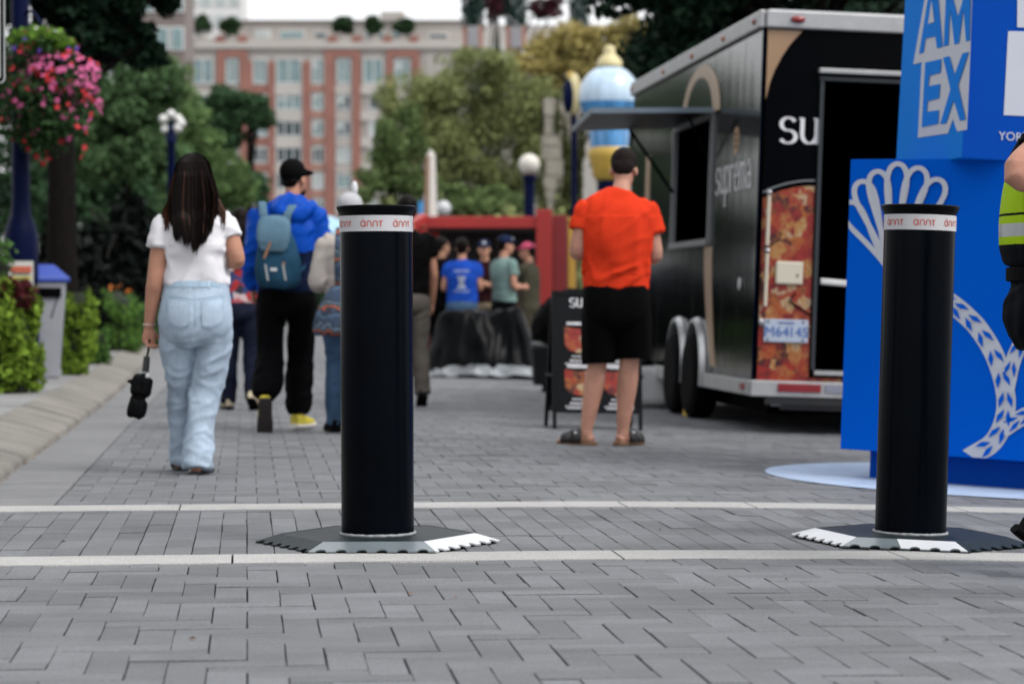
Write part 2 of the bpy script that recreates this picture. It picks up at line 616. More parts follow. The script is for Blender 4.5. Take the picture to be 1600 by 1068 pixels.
# left edge: gutter strip, mountable kerb, pavement slabs, planting bed
def curb_x(y): return -1.23 - (0.00055 * (y - 15) ** 2 if y > 15 else 0)
ysl = [3.5, 6, 8, 10, 12, 14, 16, 18, 20, 22, 25, 28, 31, 35, 39, 44, 50, 56, 64]
def strip(name, prof, mat, ys, parent=None, jitter=0):
    """prof: list of (offset from the kerb line, z)"""
    mb = MB()
    n = len(prof)
    for y in ys:
        for o, z in prof: mb.v.append((curb_x(y) + o + random.gauss(0, jitter), y, z + random.gauss(0, jitter)))
    for j in range(len(ys) - 1):
        for i in range(n - 1): mb.f.append((j * n + i, j * n + i + 1, (j + 1) * n + i + 1, (j + 1) * n + i))
    return mb.build(name, mat, parent, smooth=50)
mb = MB()
gy = [Y_S1 + S_W + .004] + [y for y in ysl if y > 11]
for y in gy: mb.v += [(curb_x(y) - .02, y, -.002), (-.848, y, .001), (-.845, y, -.02)]
for j in range(len(gy) - 1):
    for i in range(2): mb.f.append((j * 3 + i, j * 3 + i + 1, j * 3 + i + 4, j * 3 + i + 3))
g = mb.build('pavement_edge', m_gutter, smooth=50)
struct(g)
kerb = bpy.data.objects.new('kerb', None)
COL.objects.link(kerb)
struct(kerb)
kys = [3.5, 6.2, 8.6, 11.0, 13.3, 15.7, 18.1, 20.6, 23.2, 26.0, 29.5, 33.5, 38, 44, 51, 58]
for a, b in zip(kys[:-1], kys[1:]):
    ys = [a + .004 + (b - a - .008) * i / 8 for i in range(9)]
    k_ = strip('kerb_stone', [(.0, -.02), (-.004, .022), (-.03, .042), (-.18, .085), (-.34, .125), (-.40, .136), (-.41, .09)], m_curb, ys, kerb, .0006)
walk = bpy.data.objects.new('sidewalk', None)
COL.objects.link(walk)
struct(walk)
for a, b in zip(kys[:-1], kys[1:]):
    strip('paving_slab', [(-.42, .126), (-1.1 if a < 20 else -1.5, .128)], m_walk, [a + .012, (a + b) / 2, b - .012], walk)
struct(strip('soil_ground', [(-.43, .10), (-1.0, .115), (-2.5, .13), (-12, .13)], m_soil, ysl))
# leaf litter and weeds along the kerb foot
mb = MB()
for i in range(420):
    y = random.uniform(9, 34)
    s = random.uniform(.004, .013)
    p = Vector((curb_x(y) + abs(random.gauss(0, .016)) + .002, y, .004))
    a = random.uniform(0, PI)
    mb.add([p + Vector((math.cos(a) * s, math.sin(a) * s, .002)), p + Vector((-math.sin(a) * s * .5, math.cos(a) * s * .5, .006)), p - Vector((math.cos(a) * s, math.sin(a) * s, -.003)), p + Vector((math.sin(a) * s * .5, -math.cos(a) * s * .5, .002))], [(0, 1, 2, 3)])
o = mb.build('leaf_litter', M('dry_litter', (.17, .115, .05), .9, island=.4), kind='stuff')
tag(o, 'line of dry brown litter along the foot of the left kerb', 'litter')
# a few tiny scraps lying on the paving
mb = MB()
for px, py in ((98, 848), (712, 935), (1320, 942), (780, 776), (1022, 743), (1032, 828), (880, 842), (430, 880), (1230, 905), (642, 930), (300, 1000), (1480, 1000)):
    D_ = .9 * FPX / (py - 470)
    p = stand(px, D_)
    s, a = random.uniform(.006, .012), random.uniform(0, PI)
    mb.add([p + Vector((math.cos(a) * s, math.sin(a) * s, .004)), p + Vector((-math.sin(a) * s * .7, math.cos(a) * s * .7, .010)), p - Vector((math.cos(a) * s, math.sin(a) * s, -.005)), p + Vector((math.sin(a) * s * .7, -math.cos(a) * s * .7, .004))], [(0, 1, 2, 3)])
tag(mb.build('leaf_scraps', M('leaf_scrap', (.09, .05, .03), .9, island=.8), kind='stuff'), 'a few tiny leaf scraps scattered on the grey paving', 'litter')

# ================================================================== FOLIAGE
def leaf_cloud(clumps, count, size, name, flat=.5, seed=1, shell=.55, droop=0.0, aspect=.55):
    """clumps: (x, y, z, rx, ry, rz); small folded leaf quads through each clump's volume"""
    rng_ = np.random.default_rng(seed)
    w = np.array([c[3] * c[4] + c[4] * c[5] + c[3] * c[5] for c in clumps])
    pick = rng_.choice(len(clumps), count, p=w / w.sum())
    C = np.array(clumps)[pick]
    d = rng_.normal(size=(count, 3))
    d /= np.linalg.norm(d, axis=1)[:, None]
    r = shell + (1 - shell) * rng_.random(count) ** .6
    r *= 1 + rng_.normal(0, .09, count)
    P = C[:, :3] + d * r[:, None] * C[:, 3:6]
    nrm = d * .8 + rng_.normal(size=(count, 3)) * flat + np.array([0, 0, .45])
    nrm /= np.linalg.norm(nrm, axis=1)[:, None]
    t = np.cross(nrm, rng_.normal(size=(count, 3)))
    t[:, 2] -= droop
    t /= np.linalg.norm(t, axis=1)[:, None]
    b = np.cross(nrm, t)
    s = size * (.6 + .8 * rng_.random(count))[:, None]
    V = np.stack([P - t * s, P + b * s * aspect + nrm * s * .15, P + t * s, P - b * s * aspect + nrm * s * .15], 1).reshape(-1, 3)
    return np_mesh(name, V, np.arange(count * 4).reshape(-1, 4))
def leaf_mat(name, col, island=.45, trans=.38, rough=.6):
    return M(name, col, rough, var=.25, scale=.8, island=island, trans=trans, spec=.06)
def subclumps(c, n, seed, k=.42):
    rg = random.Random(seed)
    x, y, z, rx, ry, rz = c
    out = []
    for i in range(n):
        th, ph = rg.uniform(0, 2 * PI), math.acos(rg.uniform(-.8, 1))
        q = rg.uniform(.45, .88)
        f = k * rg.uniform(.6, 1.15)
        out.append((x + rx * q * math.sin(ph) * math.cos(th), y + ry * q * math.sin(ph) * math.sin(th), z + rz * q * math.cos(ph), rx * f, ry * f, rz * f))
    return out
BARK = M('bark', (.008, .0068, .006), .9, spec=.05, var=.4, scale=9, bump=.6, bscale=25, stretch=(4, 4, .7))
def tree(name, label, base, trunk_h, trunk_r, crowns, count, leaf, mat, seed=1, n_sub=14, cat='tree', group=None, lean=(0, 0), bark=None, k=.42, droop=0):
    """crowns: ellipsoids relative to base"""
    t = thing(name, label, cat, base, group=group)
    rg = random.Random(seed)
    clumps = []
    for i, c in enumerate(crowns): clumps += subclumps(c, n_sub, seed * 31 + i, k)
    mb = MB()
    top = Vector((lean[0], lean[1], trunk_h))
    mb.tube([(0, 0, -.15), (lean[0] * .1, lean[1] * .1, trunk_h * .25), (lean[0] * .45, lean[1] * .5, trunk_h * .65), top], [trunk_r * 1.35, trunk_r, trunk_r * .85, trunk_r * .7], n=10, k=3)
    for i in range(min(11, len(clumps))):
        c = clumps[rg.randrange(len(clumps))]
        p0 = Vector((lean[0], lean[1], trunk_h * rg.uniform(.72, 1)))
        p1 = Vector(c[:3])
        mid = p0.lerp(p1, .5) + Vector((rg.uniform(-.2, .2), rg.uniform(-.2, .2), .15)) * trunk_h * .12
        mb.tube([p0, mid, p1], [trunk_r * .45, trunk_r * .28, trunk_r * .08], n=6, k=3)
    mb.build('trunk', bark or BARK, t, smooth=60)
    link_mesh('crown', leaf_cloud(clumps, count, leaf, 'crown', seed=seed, droop=droop), mat, t, recalc=False)
    return t
# ================================================================== FAR BUILDINGS
m_brick = M('red_brick', (.24, .108, .084), .85, var=.18, scale=.6)
m_brick2 = M('pale_brick', (.32, .17, .135), .85, var=.15, scale=.6)
m_beige = M('beige_precast', (.36, .33, .305), .85, var=.1, scale=.4)
m_cream = M('cream_precast', (.40, .375, .35), .85, var=.08, scale=.4)
m_glass = M('window_glass_teal', (.13, .21, .22), .12, var=.35, scale=.25, spec=.9)
m_glassd = M('window_glass_dark', (.03, .05, .06), .1, var=.4, scale=.3, spec=.9)
m_curtain = M('pale_blind', (.38, .42, .42), .7, var=.15, scale=.5)
m_frame = M('window_frame_white', (.55, .56, .55), .6)
DB = 280.0
b_or = at(800, 470, DB)
bld = thing('apartment_building', 'tall red brick apartment block with beige bays and rooftop shrubs', 'building', (b_or.x, b_or.y, 0), (0, 0, -YAW))
K = DB / FPX
def bx_(px): return (px - 800) * K
def bz_(py): return .9 + (470 - py) * K
def slab(name, x0, x1, y0, y1, mat, proud=0.0, depth=.5, parent=None):
    """pixel-measured facade rectangle: x0..x1 across, y0 top .. y1 bottom, standing 'proud' metres out"""
    mb = MB()
    a, b, zt, zb = bx_(x0), bx_(x1), bz_(y0), bz_(y1)
    mb.box(((a + b) / 2, -proud + depth / 2, (zt + zb) / 2), (b - a, depth, zt - zb))
    return mb.build(name, mat, parent or bld)
def far_window(x0, x1, y0, y1, glass, mull=1, proud=.12, arch=False):
    a, b, zt, zb = bx_(x0), bx_(x1), bz_(y0), bz_(y1)
    w, h = b - a, zt - zb
    mb = MB()
    f = .16
    for (cx, cz, sx, sz) in ((a + f / 2, (zt + zb) / 2, f, h), (b - f / 2, (zt + zb) / 2, f, h), ((a + b) / 2, zt - f / 2, w - 2 * f, f), ((a + b) / 2, zb + f / 2, w - 2 * f, f)):
        mb.box((cx, -proud, cz), (sx, .24, sz))
    for i in range(mull): mb.box((a + w * (i + 1) / (mull + 1), -proud, (zt + zb) / 2), (.12, .2, h - 2 * f))
    fr = mb.build('window', m_frame, bld)
    MB().box(((a + b) / 2, -proud + .06, (zt + zb) / 2), (w - 2 * f, .04, h - 2 * f)).build('pane', glass, fr)
    if random.random() < .45:
        hh = (h - 2 * f) * random.uniform(.25, .6)
        MB().box(((a + b) / 2 - w * .2, -proud + .03, zt - f - hh / 2), (w * .4, .03, hh)).build('blind', m_curtain, fr)
slab('wall', 285, 735, 66, 480, m_beige, 0, 14)
slab('penthouse', 338, 722, 29, 66.3, m_beige, -4.0, 10)
slab('roof_edge', 336, 724, 26.5, 29, M('roof_grey', (.2, .19, .18), .8), -3.6, 11)
slab('roof_box', 590, 627, 8, 27, m_beige, -7, 5)
slab('cornice', 283, 737, 68, 77, m_cream, .5, .5)
for x in (345, 380, 520, 558, 606, 647): slab('parapet_block', x - 7, x + 7, 57, 68.2, m_brick, .35, .9)
slab('parapet', 285, 735, 61, 68.1, m_beige, .2, .2)
# brick piers and framed bays
for x0, x1 in ((340, 352), (376, 388), (420, 430), (474, 486), (508, 524), (551, 564), (604, 614), (644, 656), (388, 396)):
    slab('brick_pier', x0, x1, 80 if x0 not in (420, 474, 388) else 97, 480, m_brick, .42, .42)
for x0, x1 in ((352, 376), (524, 551), (614, 644)): slab('brick_head', x0, x1, 80, 90, m_brick, .40, .40)
for y in (140, 181, 222, 263, 304, 345):
    for x0, x1 in ((430, 474), (564, 604)): slab('spandrel', x0, x1, y - 7, y + 8, m_cream, .3, .3)
    slab('spandrel', 486, 508, y - 6, y + 3, m_brick2, .26, .26)
    slab('spandrel', 524, 551, y - 6, y + 6, m_cream if y == 140 else m_beige, .24, .24)
    slab('spandrel', 396, 420, y - 6, y + 6, m_brick, .25, .25)
GL = [m_glass, m_glassd, m_glass, m_glassd, m_curtain]
for x0, x1 in ((301, 335), (354, 374), (396, 418), (432, 472), (487, 507), (527, 549), (568, 600), (617, 641), (668, 700)):
    far_window(x0, x1, 92, 132, m_glass, 1)
for y in (148, 189, 230, 271, 312, 353):
    for x0, x1, mu in ((397, 419, 1), (432, 472, 2), (488, 507, 1), (526, 550, 1), (576, 594, 0), (301, 330, 1), (354, 374, 0)):
        far_window(x0, x1, y, y + 25, random.choice(GL), mu)
for x0, x1, y0, y1, g_ in ((393, 418, 42, 60, m_curtain), (432, 472, 43, 62, m_glass), (487, 508, 45, 63, m_glassd), (568, 598, 44, 58, m_glass), (668, 699, 47, 58, m_glassd), (610, 640, 44, 58, m_glass)):
    a, b, zt, zb = bx_(x0), bx_(x1), bz_(y0), bz_(y1)
    w_ = MB().box(((a + b) / 2, 3.94, (zt + zb) / 2), (b - a, .14, zt - zb)).build('window', m_frame, bld)
    MB().box(((a + b) / 2, 3.85, (zt + zb) / 2), (b - a - .3, .05, zt - zb - .3)).build('pane', g_, w_)
m_roofbush = leaf_mat('rooftop_shrub_leaves', (.035, .07, .03))
for i, (x, nm) in enumerate(((315, 'leftmost'), (360, 'second from left'), (537, 'middle'), (585, 'second from right'), (630, 'rightmost'))):
    p = bld.location + Matrix.Rotation(-YAW, 3, 'Z') @ Vector((bx_(x), .35, bz_(60)))
    t = thing('rooftop_shrub', nm + ' of five round shrubs on the brick block rooftop', 'shrub', p, group='round shrubs on the brick building roof')
    link_mesh('foliage', leaf_cloud(subclumps((0, 0, 1.35, 1.0, 1.0, 1.0), 14, i, .62), 1800, .18, 'foliage', seed=i), m_roofbush, t, recalc=False)
    MB().lathe([(.45, -.4), (.6, .1), (.62, .35)], n=12).build('pot', m_beige, t)
    MB().tube([(0, 0, .2), (0, 0, 1.2)], .08, n=6).build('stem', BARK, t)

# pale tower and glass block behind the left trees
def plain_tower(name, label, px0, px1, py_top, D, wall, rows, cols, glass, gap=.25):
    o_ = at((px0 + px1) / 2, 470, D)
    t = thing(name, label, 'building', (o_.x, o_.y, 0), (0, 0, -YAW))
    k = D / FPX
    w, h = (px1 - px0) * k, .9 + (470 - py_top) * k
    MB().box((0, w * .4, h / 2), (w, w * .8, h)).build('wall', wall, t)
    for r in range(rows):
        for c in range(cols):
            cw, rh = w / cols, 3.1
            z = h - 2.2 - r * rh
            x = -w / 2 + (c + .5) * cw
            f = MB().box((x, -.06, z), (cw * (1 - gap), .14, rh * .62)).build('window', m_frame, t)
            MB().box((x, -.14, z), (cw * (1 - gap) - .25, .04, rh * .62 - .25)).build('pane', glass, f)
    return t
plain_tower('tower_block', 'pale grey tower block rising behind the brick building', 268, 379, -60, 340, M('pale_render', (.58, .58, .57), .85, var=.05, scale=.2), 3, 5, m_curtain)
plain_tower('glass_building', 'blue glazed block half hidden by leaves at upper left', 150, 290, -40, 200, M('dull_bronze_panel', (.16, .13, .12), .7), 9, 6, m_glass, .1)
plain_tower('low_building', 'cream building with dark windows behind the vine-covered trees', 730, 1010, 40, 150, m_cream, 4, 9, m_glassd, .35)
plain_tower('corner_building', 'grey building with tall windows above the food trailer', 1150, 1500, -120, 75, M('grey_render', (.30, .31, .31), .85), 4, 6, m_curtain, .4)

# terrace with clipped cypresses in tall boxes
for i, (x, nm) in enumerate(((739, 'left'), (806, 'middle'), (905, 'right'))):
    D = 96
    p = at(x, 76, D)
    t = thing('terrace_cypress', nm + ' one of three clipped columnar cypresses in tall boxes on the terrace', 'shrub', p, (0, 0, -YAW), group='cypresses on the upper terrace')
    MB().box((0, 0, .42), (.78, .78, .84)).build('planter_box', m_brick2, t)
    MB().box((0, -.41, .42), (.42, .05, .84)).build('front_panel', M('grey_panel', (.25, .25, .27), .6), t)
    link_mesh('foliage', leaf_cloud([(0, 0, 2.2, .46, .46, 1.5)] + [(0, 0, .9 + q * .35, .45, .45, .4) for q in range(8)], 2600, .07, 'foliage', seed=i + 5, shell=.8), leaf_mat('cypress_leaves', (.022, .055, .045)), t, recalc=False)
ter = thing('terrace', 'stone terrace carrying the clipped cypresses above the vine-covered trees', 'terrace', (at(850, 470, 99).x, at(850, 470, 99).y, 0), (0, 0, -YAW))
MB().box((0, 1.5, 5.4), (9.5, 3, 10.8)).build('wall', m_cream, ter)
for c in range(6): MB().box((-3.9 + c * 1.55, -.05, 9.2), (.9, .16, 1.5)).build('window', m_glassd, ter)

# pale stone pillars grown over with vines
for i, (x, w) in enumerate(((862, 30), (893, 18))):
    D = 78 + i * 4
    p = at(x, 470, D)
    k = D / FPX
    h = .9 + (470 - 150 - i * 20) * k
    t = thing('stone_pillar', ('wider' if i == 0 else 'narrower') + ' of two pale stone pillars overgrown with vines behind the stall', 'pillar', (p.x, p.y, -.1), group='vine-covered pillars')
    mb = MB()
    z = 0
    while z < h:
        hh = random.uniform(.35, .6)
        mb.box((random.gauss(0, .02), random.gauss(0, .02), z + hh / 2), (w * k * random.uniform(.92, 1.05), w * k * random.uniform(.92, 1.05), hh - .03), Euler((0, 0, random.gauss(0, .04))).to_matrix())
        z += hh
    mb.build('shaft', M('pale_rough_stone', (.26, .24, .20), .9, var=.3, scale=2, bump=.5, bscale=6), t)
    link_mesh('vine', leaf_cloud(subclumps((0, -.15, h * .52, .62, .5, h * .58), 44, i + 40, .22), 7000, .085, 'vine', seed=i + 9), leaf_mat('vine_leaves', (.075, .085, .03)), t, recalc=False)

# ================================================================== TREES
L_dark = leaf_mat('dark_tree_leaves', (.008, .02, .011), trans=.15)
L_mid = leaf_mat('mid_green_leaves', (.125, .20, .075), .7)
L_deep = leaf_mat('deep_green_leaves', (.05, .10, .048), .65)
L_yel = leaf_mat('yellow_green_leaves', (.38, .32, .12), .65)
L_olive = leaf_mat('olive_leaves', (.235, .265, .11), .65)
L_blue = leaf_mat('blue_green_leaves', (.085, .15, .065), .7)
def tree_px(name, label, px, D, blobs, th, tr, count, leaf, mat, **kw):
    """blobs: (px, py, rpx, rpy) ellipses measured on the facade at depth D"""
    b = stand(px, D)
    if b.x < -2: b.z = .1
    k = D / FPX
    cr = []
    for (x, y, rx, ry) in blobs:
        p = at(x, y, D) - b
        cr.append((p.x, p.y + random.uniform(-.2, .2) * rx * k, p.z, rx * k, rx * k * .85, ry * k))
    return tree(name, label, b, th, tr, cr, count, leaf, mat, **kw)
# left side
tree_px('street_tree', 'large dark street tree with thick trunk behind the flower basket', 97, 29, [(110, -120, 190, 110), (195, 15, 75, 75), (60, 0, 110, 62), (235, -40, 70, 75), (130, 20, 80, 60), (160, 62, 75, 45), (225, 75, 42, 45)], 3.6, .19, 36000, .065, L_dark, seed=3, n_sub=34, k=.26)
tree_px('young_tree', 'slim young tree with upright stem behind the dark broad-leaved plants', 200, 62, [(198, 180, 66, 85), (165, 245, 72, 65), (240, 250, 66, 58), (205, 115, 40, 50), (245, 135, 48, 50)], 4.4, .11, 16000, .08, L_blue, seed=4, n_sub=40, k=.27)
tree_px('leafy_tree', 'broad green tree behind the slim young tree', 145, 88, [(140, 215, 75, 85), (200, 165, 70, 55), (110, 180, 65, 65), (255, 190, 75, 65), (230, 260, 80, 60), (262, 125, 45, 45), (320, 260, 60, 60)], 4.4, .17, 20000, .1, L_mid, seed=5, n_sub=40, k=.28)
tree_px('round_tree', 'dark round-crowned tree with leaning stem in front of the brick block', 372, 105, [(362, 185, 62, 48), (330, 205, 48, 42), (395, 175, 35, 32)], 5.2, .2, 10000, .11, L_deep, seed=6, n_sub=34, k=.3, lean=(.5, 0))
tree_px('pale_tree', 'paler green tree under the round-crowned tree', 300, 92, [(300, 255, 75, 55), (265, 295, 65, 55), (345, 290, 60, 50)], 3.6, .14, 12000, .095, L_mid, seed=7, n_sub=36, k=.28)
tree_px('small_tree', 'small rounded tree at the foot of the brick block', 385, 120, [(384, 300, 42, 42), (350, 325, 40, 36)], 3.5, .12, 3200, .12, leaf_mat('fresh_green_leaves', (.048, .105, .05)), seed=8, n_sub=14)
tree_px('background_tree', 'tall deep green tree behind the navy lamp post', 70, 75, [(40, 160, 110, 120), (90, 300, 90, 90), (10, 330, 80, 90), (170, 320, 90, 60)], 5, .2, 14000, .12, L_deep, seed=9, n_sub=18)
# centre and right
tree_px('honey_locust', 'wide yellow-green tree between the brick block and the blue lantern', 735, 86, [(725, 190, 100, 90), (645, 165, 70, 60), (805, 160, 80, 70), (680, 250, 100, 75), (795, 265, 90, 75), (745, 105, 80, 45), (850, 215, 55, 90)], 4.2, .2, 36000, .08, L_olive, seed=10, n_sub=46, k=.27)
tree_px('autumn_tree', 'yellowing tree top spreading behind the blue lantern', 880, 90, [(890, 115, 80, 55), (830, 105, 60, 45), (955, 100, 70, 50), (900, 65, 70, 35), (985, 60, 50, 40)], 6.0, .2, 17000, .085, L_yel, seed=11, n_sub=36, k=.28)
tree_px('shaded_tree', 'shaded green tree at the foot of the yellow-green tree', 625, 80, [(625, 225, 50, 75), (600, 300, 60, 45), (660, 310, 50, 40), (760, 320, 90, 40)], 3.0, .15, 13000, .085, leaf_mat('fresh_olive_leaves', (.13, .185, .07), .65), seed=12, n_sub=34, k=.28)
tree_px('plum_tree', 'dark purple-leaved tree between the terrace cypresses', 775, 104, [(772, 15, 26, 38), (850, 10, 36, 22)], 9, .15, 2600, .1, leaf_mat('plum_leaves', (.05, .014, .02)), seed=13, n_sub=12)
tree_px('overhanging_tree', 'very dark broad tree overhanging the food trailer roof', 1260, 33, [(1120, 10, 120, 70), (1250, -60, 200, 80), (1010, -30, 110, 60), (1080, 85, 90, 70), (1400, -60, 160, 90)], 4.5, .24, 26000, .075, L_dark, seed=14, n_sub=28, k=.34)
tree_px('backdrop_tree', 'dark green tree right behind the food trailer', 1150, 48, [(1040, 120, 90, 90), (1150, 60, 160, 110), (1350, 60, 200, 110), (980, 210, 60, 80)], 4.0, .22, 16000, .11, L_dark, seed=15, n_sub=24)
# unseen trees added left of frame to shade the street and darken the trailer's reflections
for i, (x, y, lb) in enumerate(((-6.4, 13, 'unseen tree added for shade on the left pavement nearest the kerb bend'), (-7.2, 20, 'unseen tree added for shade behind the left planting bed'), (-6.8, 5, 'unseen tree added for shade beside the viewer on the left pavement'), (-7.4, 44, 'unseen tree added far along the left pavement to darken the trailer reflection'), (-9.2, 64, 'unseen tree added at the far end of the left pavement to darken the trailer reflection'))):
    tree('unseen_shade_tree', lb, (x, y, .1), 3.2, .2, [(0, 0, 5.4, 2.6, 2.6, 2.3), (.5, 1.2, 3.9, 2.0, 2.0, 1.4), (-.4, -1.2, 4.0, 2.0, 2.0, 1.4)], 7000, .13, L_dark, seed=80 + i, n_sub=18, group='unseen trees added for shade on the left')
# low hedges closing the street behind the crowd
for i, (x0, x1, yt, D, mt, lb) in enumerate(((420, 640, 330, 100, L_deep, 'long clipped hedge behind the people at street end'), (560, 900, 318, 72, L_olive, 'loose olive hedge behind the red stall'), (0, 330, 380, 66, L_dark, 'dark hedge behind the left planting bed'))):
    pa, pb = at(x0, 470, D), at(x1, 470, D)
    h = .9 + (470 - yt) * D / FPX
    t = thing('hedge', lb, 'hedge', ((pa.x + pb.x) / 2, (pa.y + pb.y) / 2, 0))
    n = 14
    cl = []
    for q in range(n):
        v = pa.lerp(pb, q / (n - 1)) - t.location
        cl.append((v.x, v.y, h * .42, (pb - pa).length / n * .8, 1.0, h * random.uniform(.5, .62)))
    link_mesh('foliage', leaf_cloud(cl, 6000, .1, 'foliage', seed=60 + i, shell=.7), mt, t, recalc=False)
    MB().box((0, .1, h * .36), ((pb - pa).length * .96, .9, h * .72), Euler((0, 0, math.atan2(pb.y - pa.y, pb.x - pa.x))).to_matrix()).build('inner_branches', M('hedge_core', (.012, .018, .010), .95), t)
# ================================================================== BOLLARDS
m_tube = M('blue_black_powder_coat', (.0006, .0015, .0032), .24, var=.5, scale=4, bump=.03, bscale=160, spec=.05)
m_rim = M('black_cap_paint', (.0012, .0016, .002), .38, var=.2, spec=.08)
m_band = M('white_reflective_tape', (.44, .44, .46), .42, var=.07, scale=14)
m_red = M('orange_red_print', (.46, .055, .025), .5, var=.1)
m_plate = M('speckled_plate_steel', (.010, .016, .019), .46, var=.95, scale=75, bump=.3, bscale=200, spec=.15)
m_film = M('grey_gloss_panel', (.13, .155, .17), .18, var=.2, scale=6, spec=.9)
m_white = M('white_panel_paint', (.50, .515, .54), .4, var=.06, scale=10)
m_rubber = M('black_rubber', (.002, .002, .0025), .8, var=.2, spec=.06)
m_weld = M('scuffed_weld_bead', (.24, .25, .26), .5, var=.5, scale=60, bump=.8, bscale=90)
def bollard(label, loc, lean, rz, panel_mats, tape_turn, ZT):
    t = thing('bollard', label, 'bollard', loc, (Matrix.Rotation(lean, 3, 'Y') @ Matrix.Rotation(rz, 3, 'Z')).to_euler(), 'security bollards across the street')
    R = .135
    MB().lathe([(R, .03), (R, ZT - .03), (R - .003, ZT - .028)], n=72).build('tube', m_tube, t, smooth=40)
    MB().lathe([(R - .002, ZT - .032), (R + .001, ZT - .03), (R + .0125, ZT - .004), (R + .0125, ZT + .002), (R + .009, ZT + .005), (0, ZT + .006)], n=72).build('cap', m_rim, t, smooth=40)
    MB().lathe([(R + .0005, ZT - .092), (R + .0018, ZT - .0915), (R + .0018, ZT - .0335), (R + .0005, ZT - .033)], n=72).build('reflective_band', m_band, t, smooth=30)
    q, w = lettering('annt', ROUND, .13, .15, .05)
    s = .0235
    for i in range(7):
        mb = MB()
        a0 = tape_turn + i * 2 * PI / 7 - PI / 2
        def fn(u, v, lift, a0=a0):
            a = a0 + (u - w / 2) * s * .92 / R
            return Vector(((R + lift) * math.cos(a), (R + lift) * math.sin(a), ZT - .0745 + v * s))
        flat_quads(mb, q, fn, .0030)
        mb.build('tape_word', m_red, t)
    MB().tube([(math.cos(a) * (R + .003), math.sin(a) * (R + .003), .037) for a in np.linspace(0, 2 * PI, 90)], [.0062 + random.uniform(-.001, .0012) for _ in range(90)], n=8, caps=False).build('weld_bead', m_weld, t, smooth=60)
    RO, RI, ZI = .455, .362, .034
    vo = [Vector((RO * math.cos(PI / 3 * k), RO * math.sin(PI / 3 * k), .006)) for k in range(6)]
    vi = [Vector((RI * math.cos(PI / 3 * k), RI * math.sin(PI / 3 * k), ZI)) for k in range(6)]
    mb = MB()
    mb.add([*vi, *[v - Vector((0, 0, .008)) for v in vi]], [tuple(range(6)), tuple(range(6, 12))[::-1]] + [(i, i + 6, (i + 1) % 6 + 6, (i + 1) % 6) for i in range(6)])
    mb.build('base_plate', m_plate, t)
    for k in range(6):
        a, b, c, d = vo[k], vo[(k + 1) % 6], vi[(k + 1) % 6], vi[k]
        ex = (b - a).normalized()
        mid_o, mid_i = (a + b) / 2, (c + d) / 2
        ey = (mid_i - mid_o)
        sl = ey.length
        ey.normalize()
        Lo, Li = (b - a).length, (c - d).length
        poly = [(0, 0)]
        nt, rr = 6, .0195
        for i in range(nt):
            uc = Lo * (i + .62) / (nt + .25)
            poly += [(uc - rr * math.cos(x), rr * 1.0 * math.sin(x)) for x in np.linspace(0, PI, 9)]
        poly += [(Lo, 0), ((Lo + Li) / 2 - .001, sl - .001), ((Lo - Li) / 2 + .001, sl - .001)]
        nz = ex.cross(ey)
        o_ = a - nz * .004
        pm = panel_mats.get(k, m_plate)
        if isinstance(pm, tuple):                   # panel coloured half dark, half white to paint in the tube's reflection
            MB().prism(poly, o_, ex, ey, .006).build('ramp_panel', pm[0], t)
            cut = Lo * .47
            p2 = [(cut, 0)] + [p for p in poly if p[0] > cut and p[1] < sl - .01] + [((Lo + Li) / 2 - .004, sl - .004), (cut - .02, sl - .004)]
            MB().prism(p2, o_ + nz * .0065, ex, ey, .0012).build('bright_reflection_half', pm[1], t)
        else:
            MB().prism(poly, o_, ex, ey, .006).build('ramp_panel', pm, t)
    mb = MB()
    ho = [Vector((.447 * math.cos(PI / 3 * k), .447 * math.sin(PI / 3 * k), .0)) for k in range(6)]
    hi = [Vector((.33 * math.cos(PI / 3 * k), .33 * math.sin(PI / 3 * k), .03)) for k in range(6)]
    mb.add(ho + hi, [tuple(range(6))[::-1], tuple(range(6, 12))] + [(i, (i + 1) % 6, (i + 1) % 6 + 6, i + 6) for i in range(6)])
    mb.build('rubber_foot', m_rubber, t)
    return t
pL = stand(590, 9.1)
bollard('blue-black bollard in front of the walking people', pL + Vector((0, 0, .001)), -.004, -YAW, {4: m_film, 5: m_white}, rad(-4), 1.246)
pR = stand(1423, 9.34)
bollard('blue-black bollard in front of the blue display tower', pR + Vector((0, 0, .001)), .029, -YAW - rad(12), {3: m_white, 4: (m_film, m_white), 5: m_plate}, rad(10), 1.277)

# ================================================================== BLUE DISPLAY TOWER
m_blue = M('blue_vinyl', (.0002, .086, .50), .55, var=.03, scale=1, spec=.02)
m_blue2 = M('brighter_blue_vinyl', (.0003, .17, .62), .55, var=.03, scale=1, spec=.02)
m_blued = M('deep_blue_vinyl', (.0003, .052, .33), .55, var=.03, scale=1, spec=.05)
m_print = M('pale_print', (.44, .46, .52), .55, var=.03)
P0 = Vector((3.118, 12.69, gz(3.118)))
kiosk = thing('display_tower', 'bright blue stacked display tower with white lettering and plant motifs', 'display tower', P0)
RB = (Matrix.Rotation(.035, 3, 'Y') @ Matrix.Rotation(rad(-42), 3, 'Z'))
def kiosk_part(name, c, size, mat, R_, off=Vector((0, 0, 0)), bevel=.004):
    o = MB().box(c, size).build(name, mat, kiosk, bevel=bevel)
    o.location = off
    o.rotation_euler = R_.to_euler()
    return o
kiosk_part('plinth', (.98, .75, .078), (1.76, 1.2, .156), m_blued, RB)
kiosk_part('lower_block', (.95, .66, .92), (1.9, 1.32, 1.53), m_blue, RB)
RT = Matrix.Rotation(.055, 3, 'Y')
T0 = Vector((3.60, 12.09, 1.625)) - P0
kiosk_part('upper_block', (.75, .635, 1.15), (1.5, 1.27, 2.3), m_blue2, RT, T0)
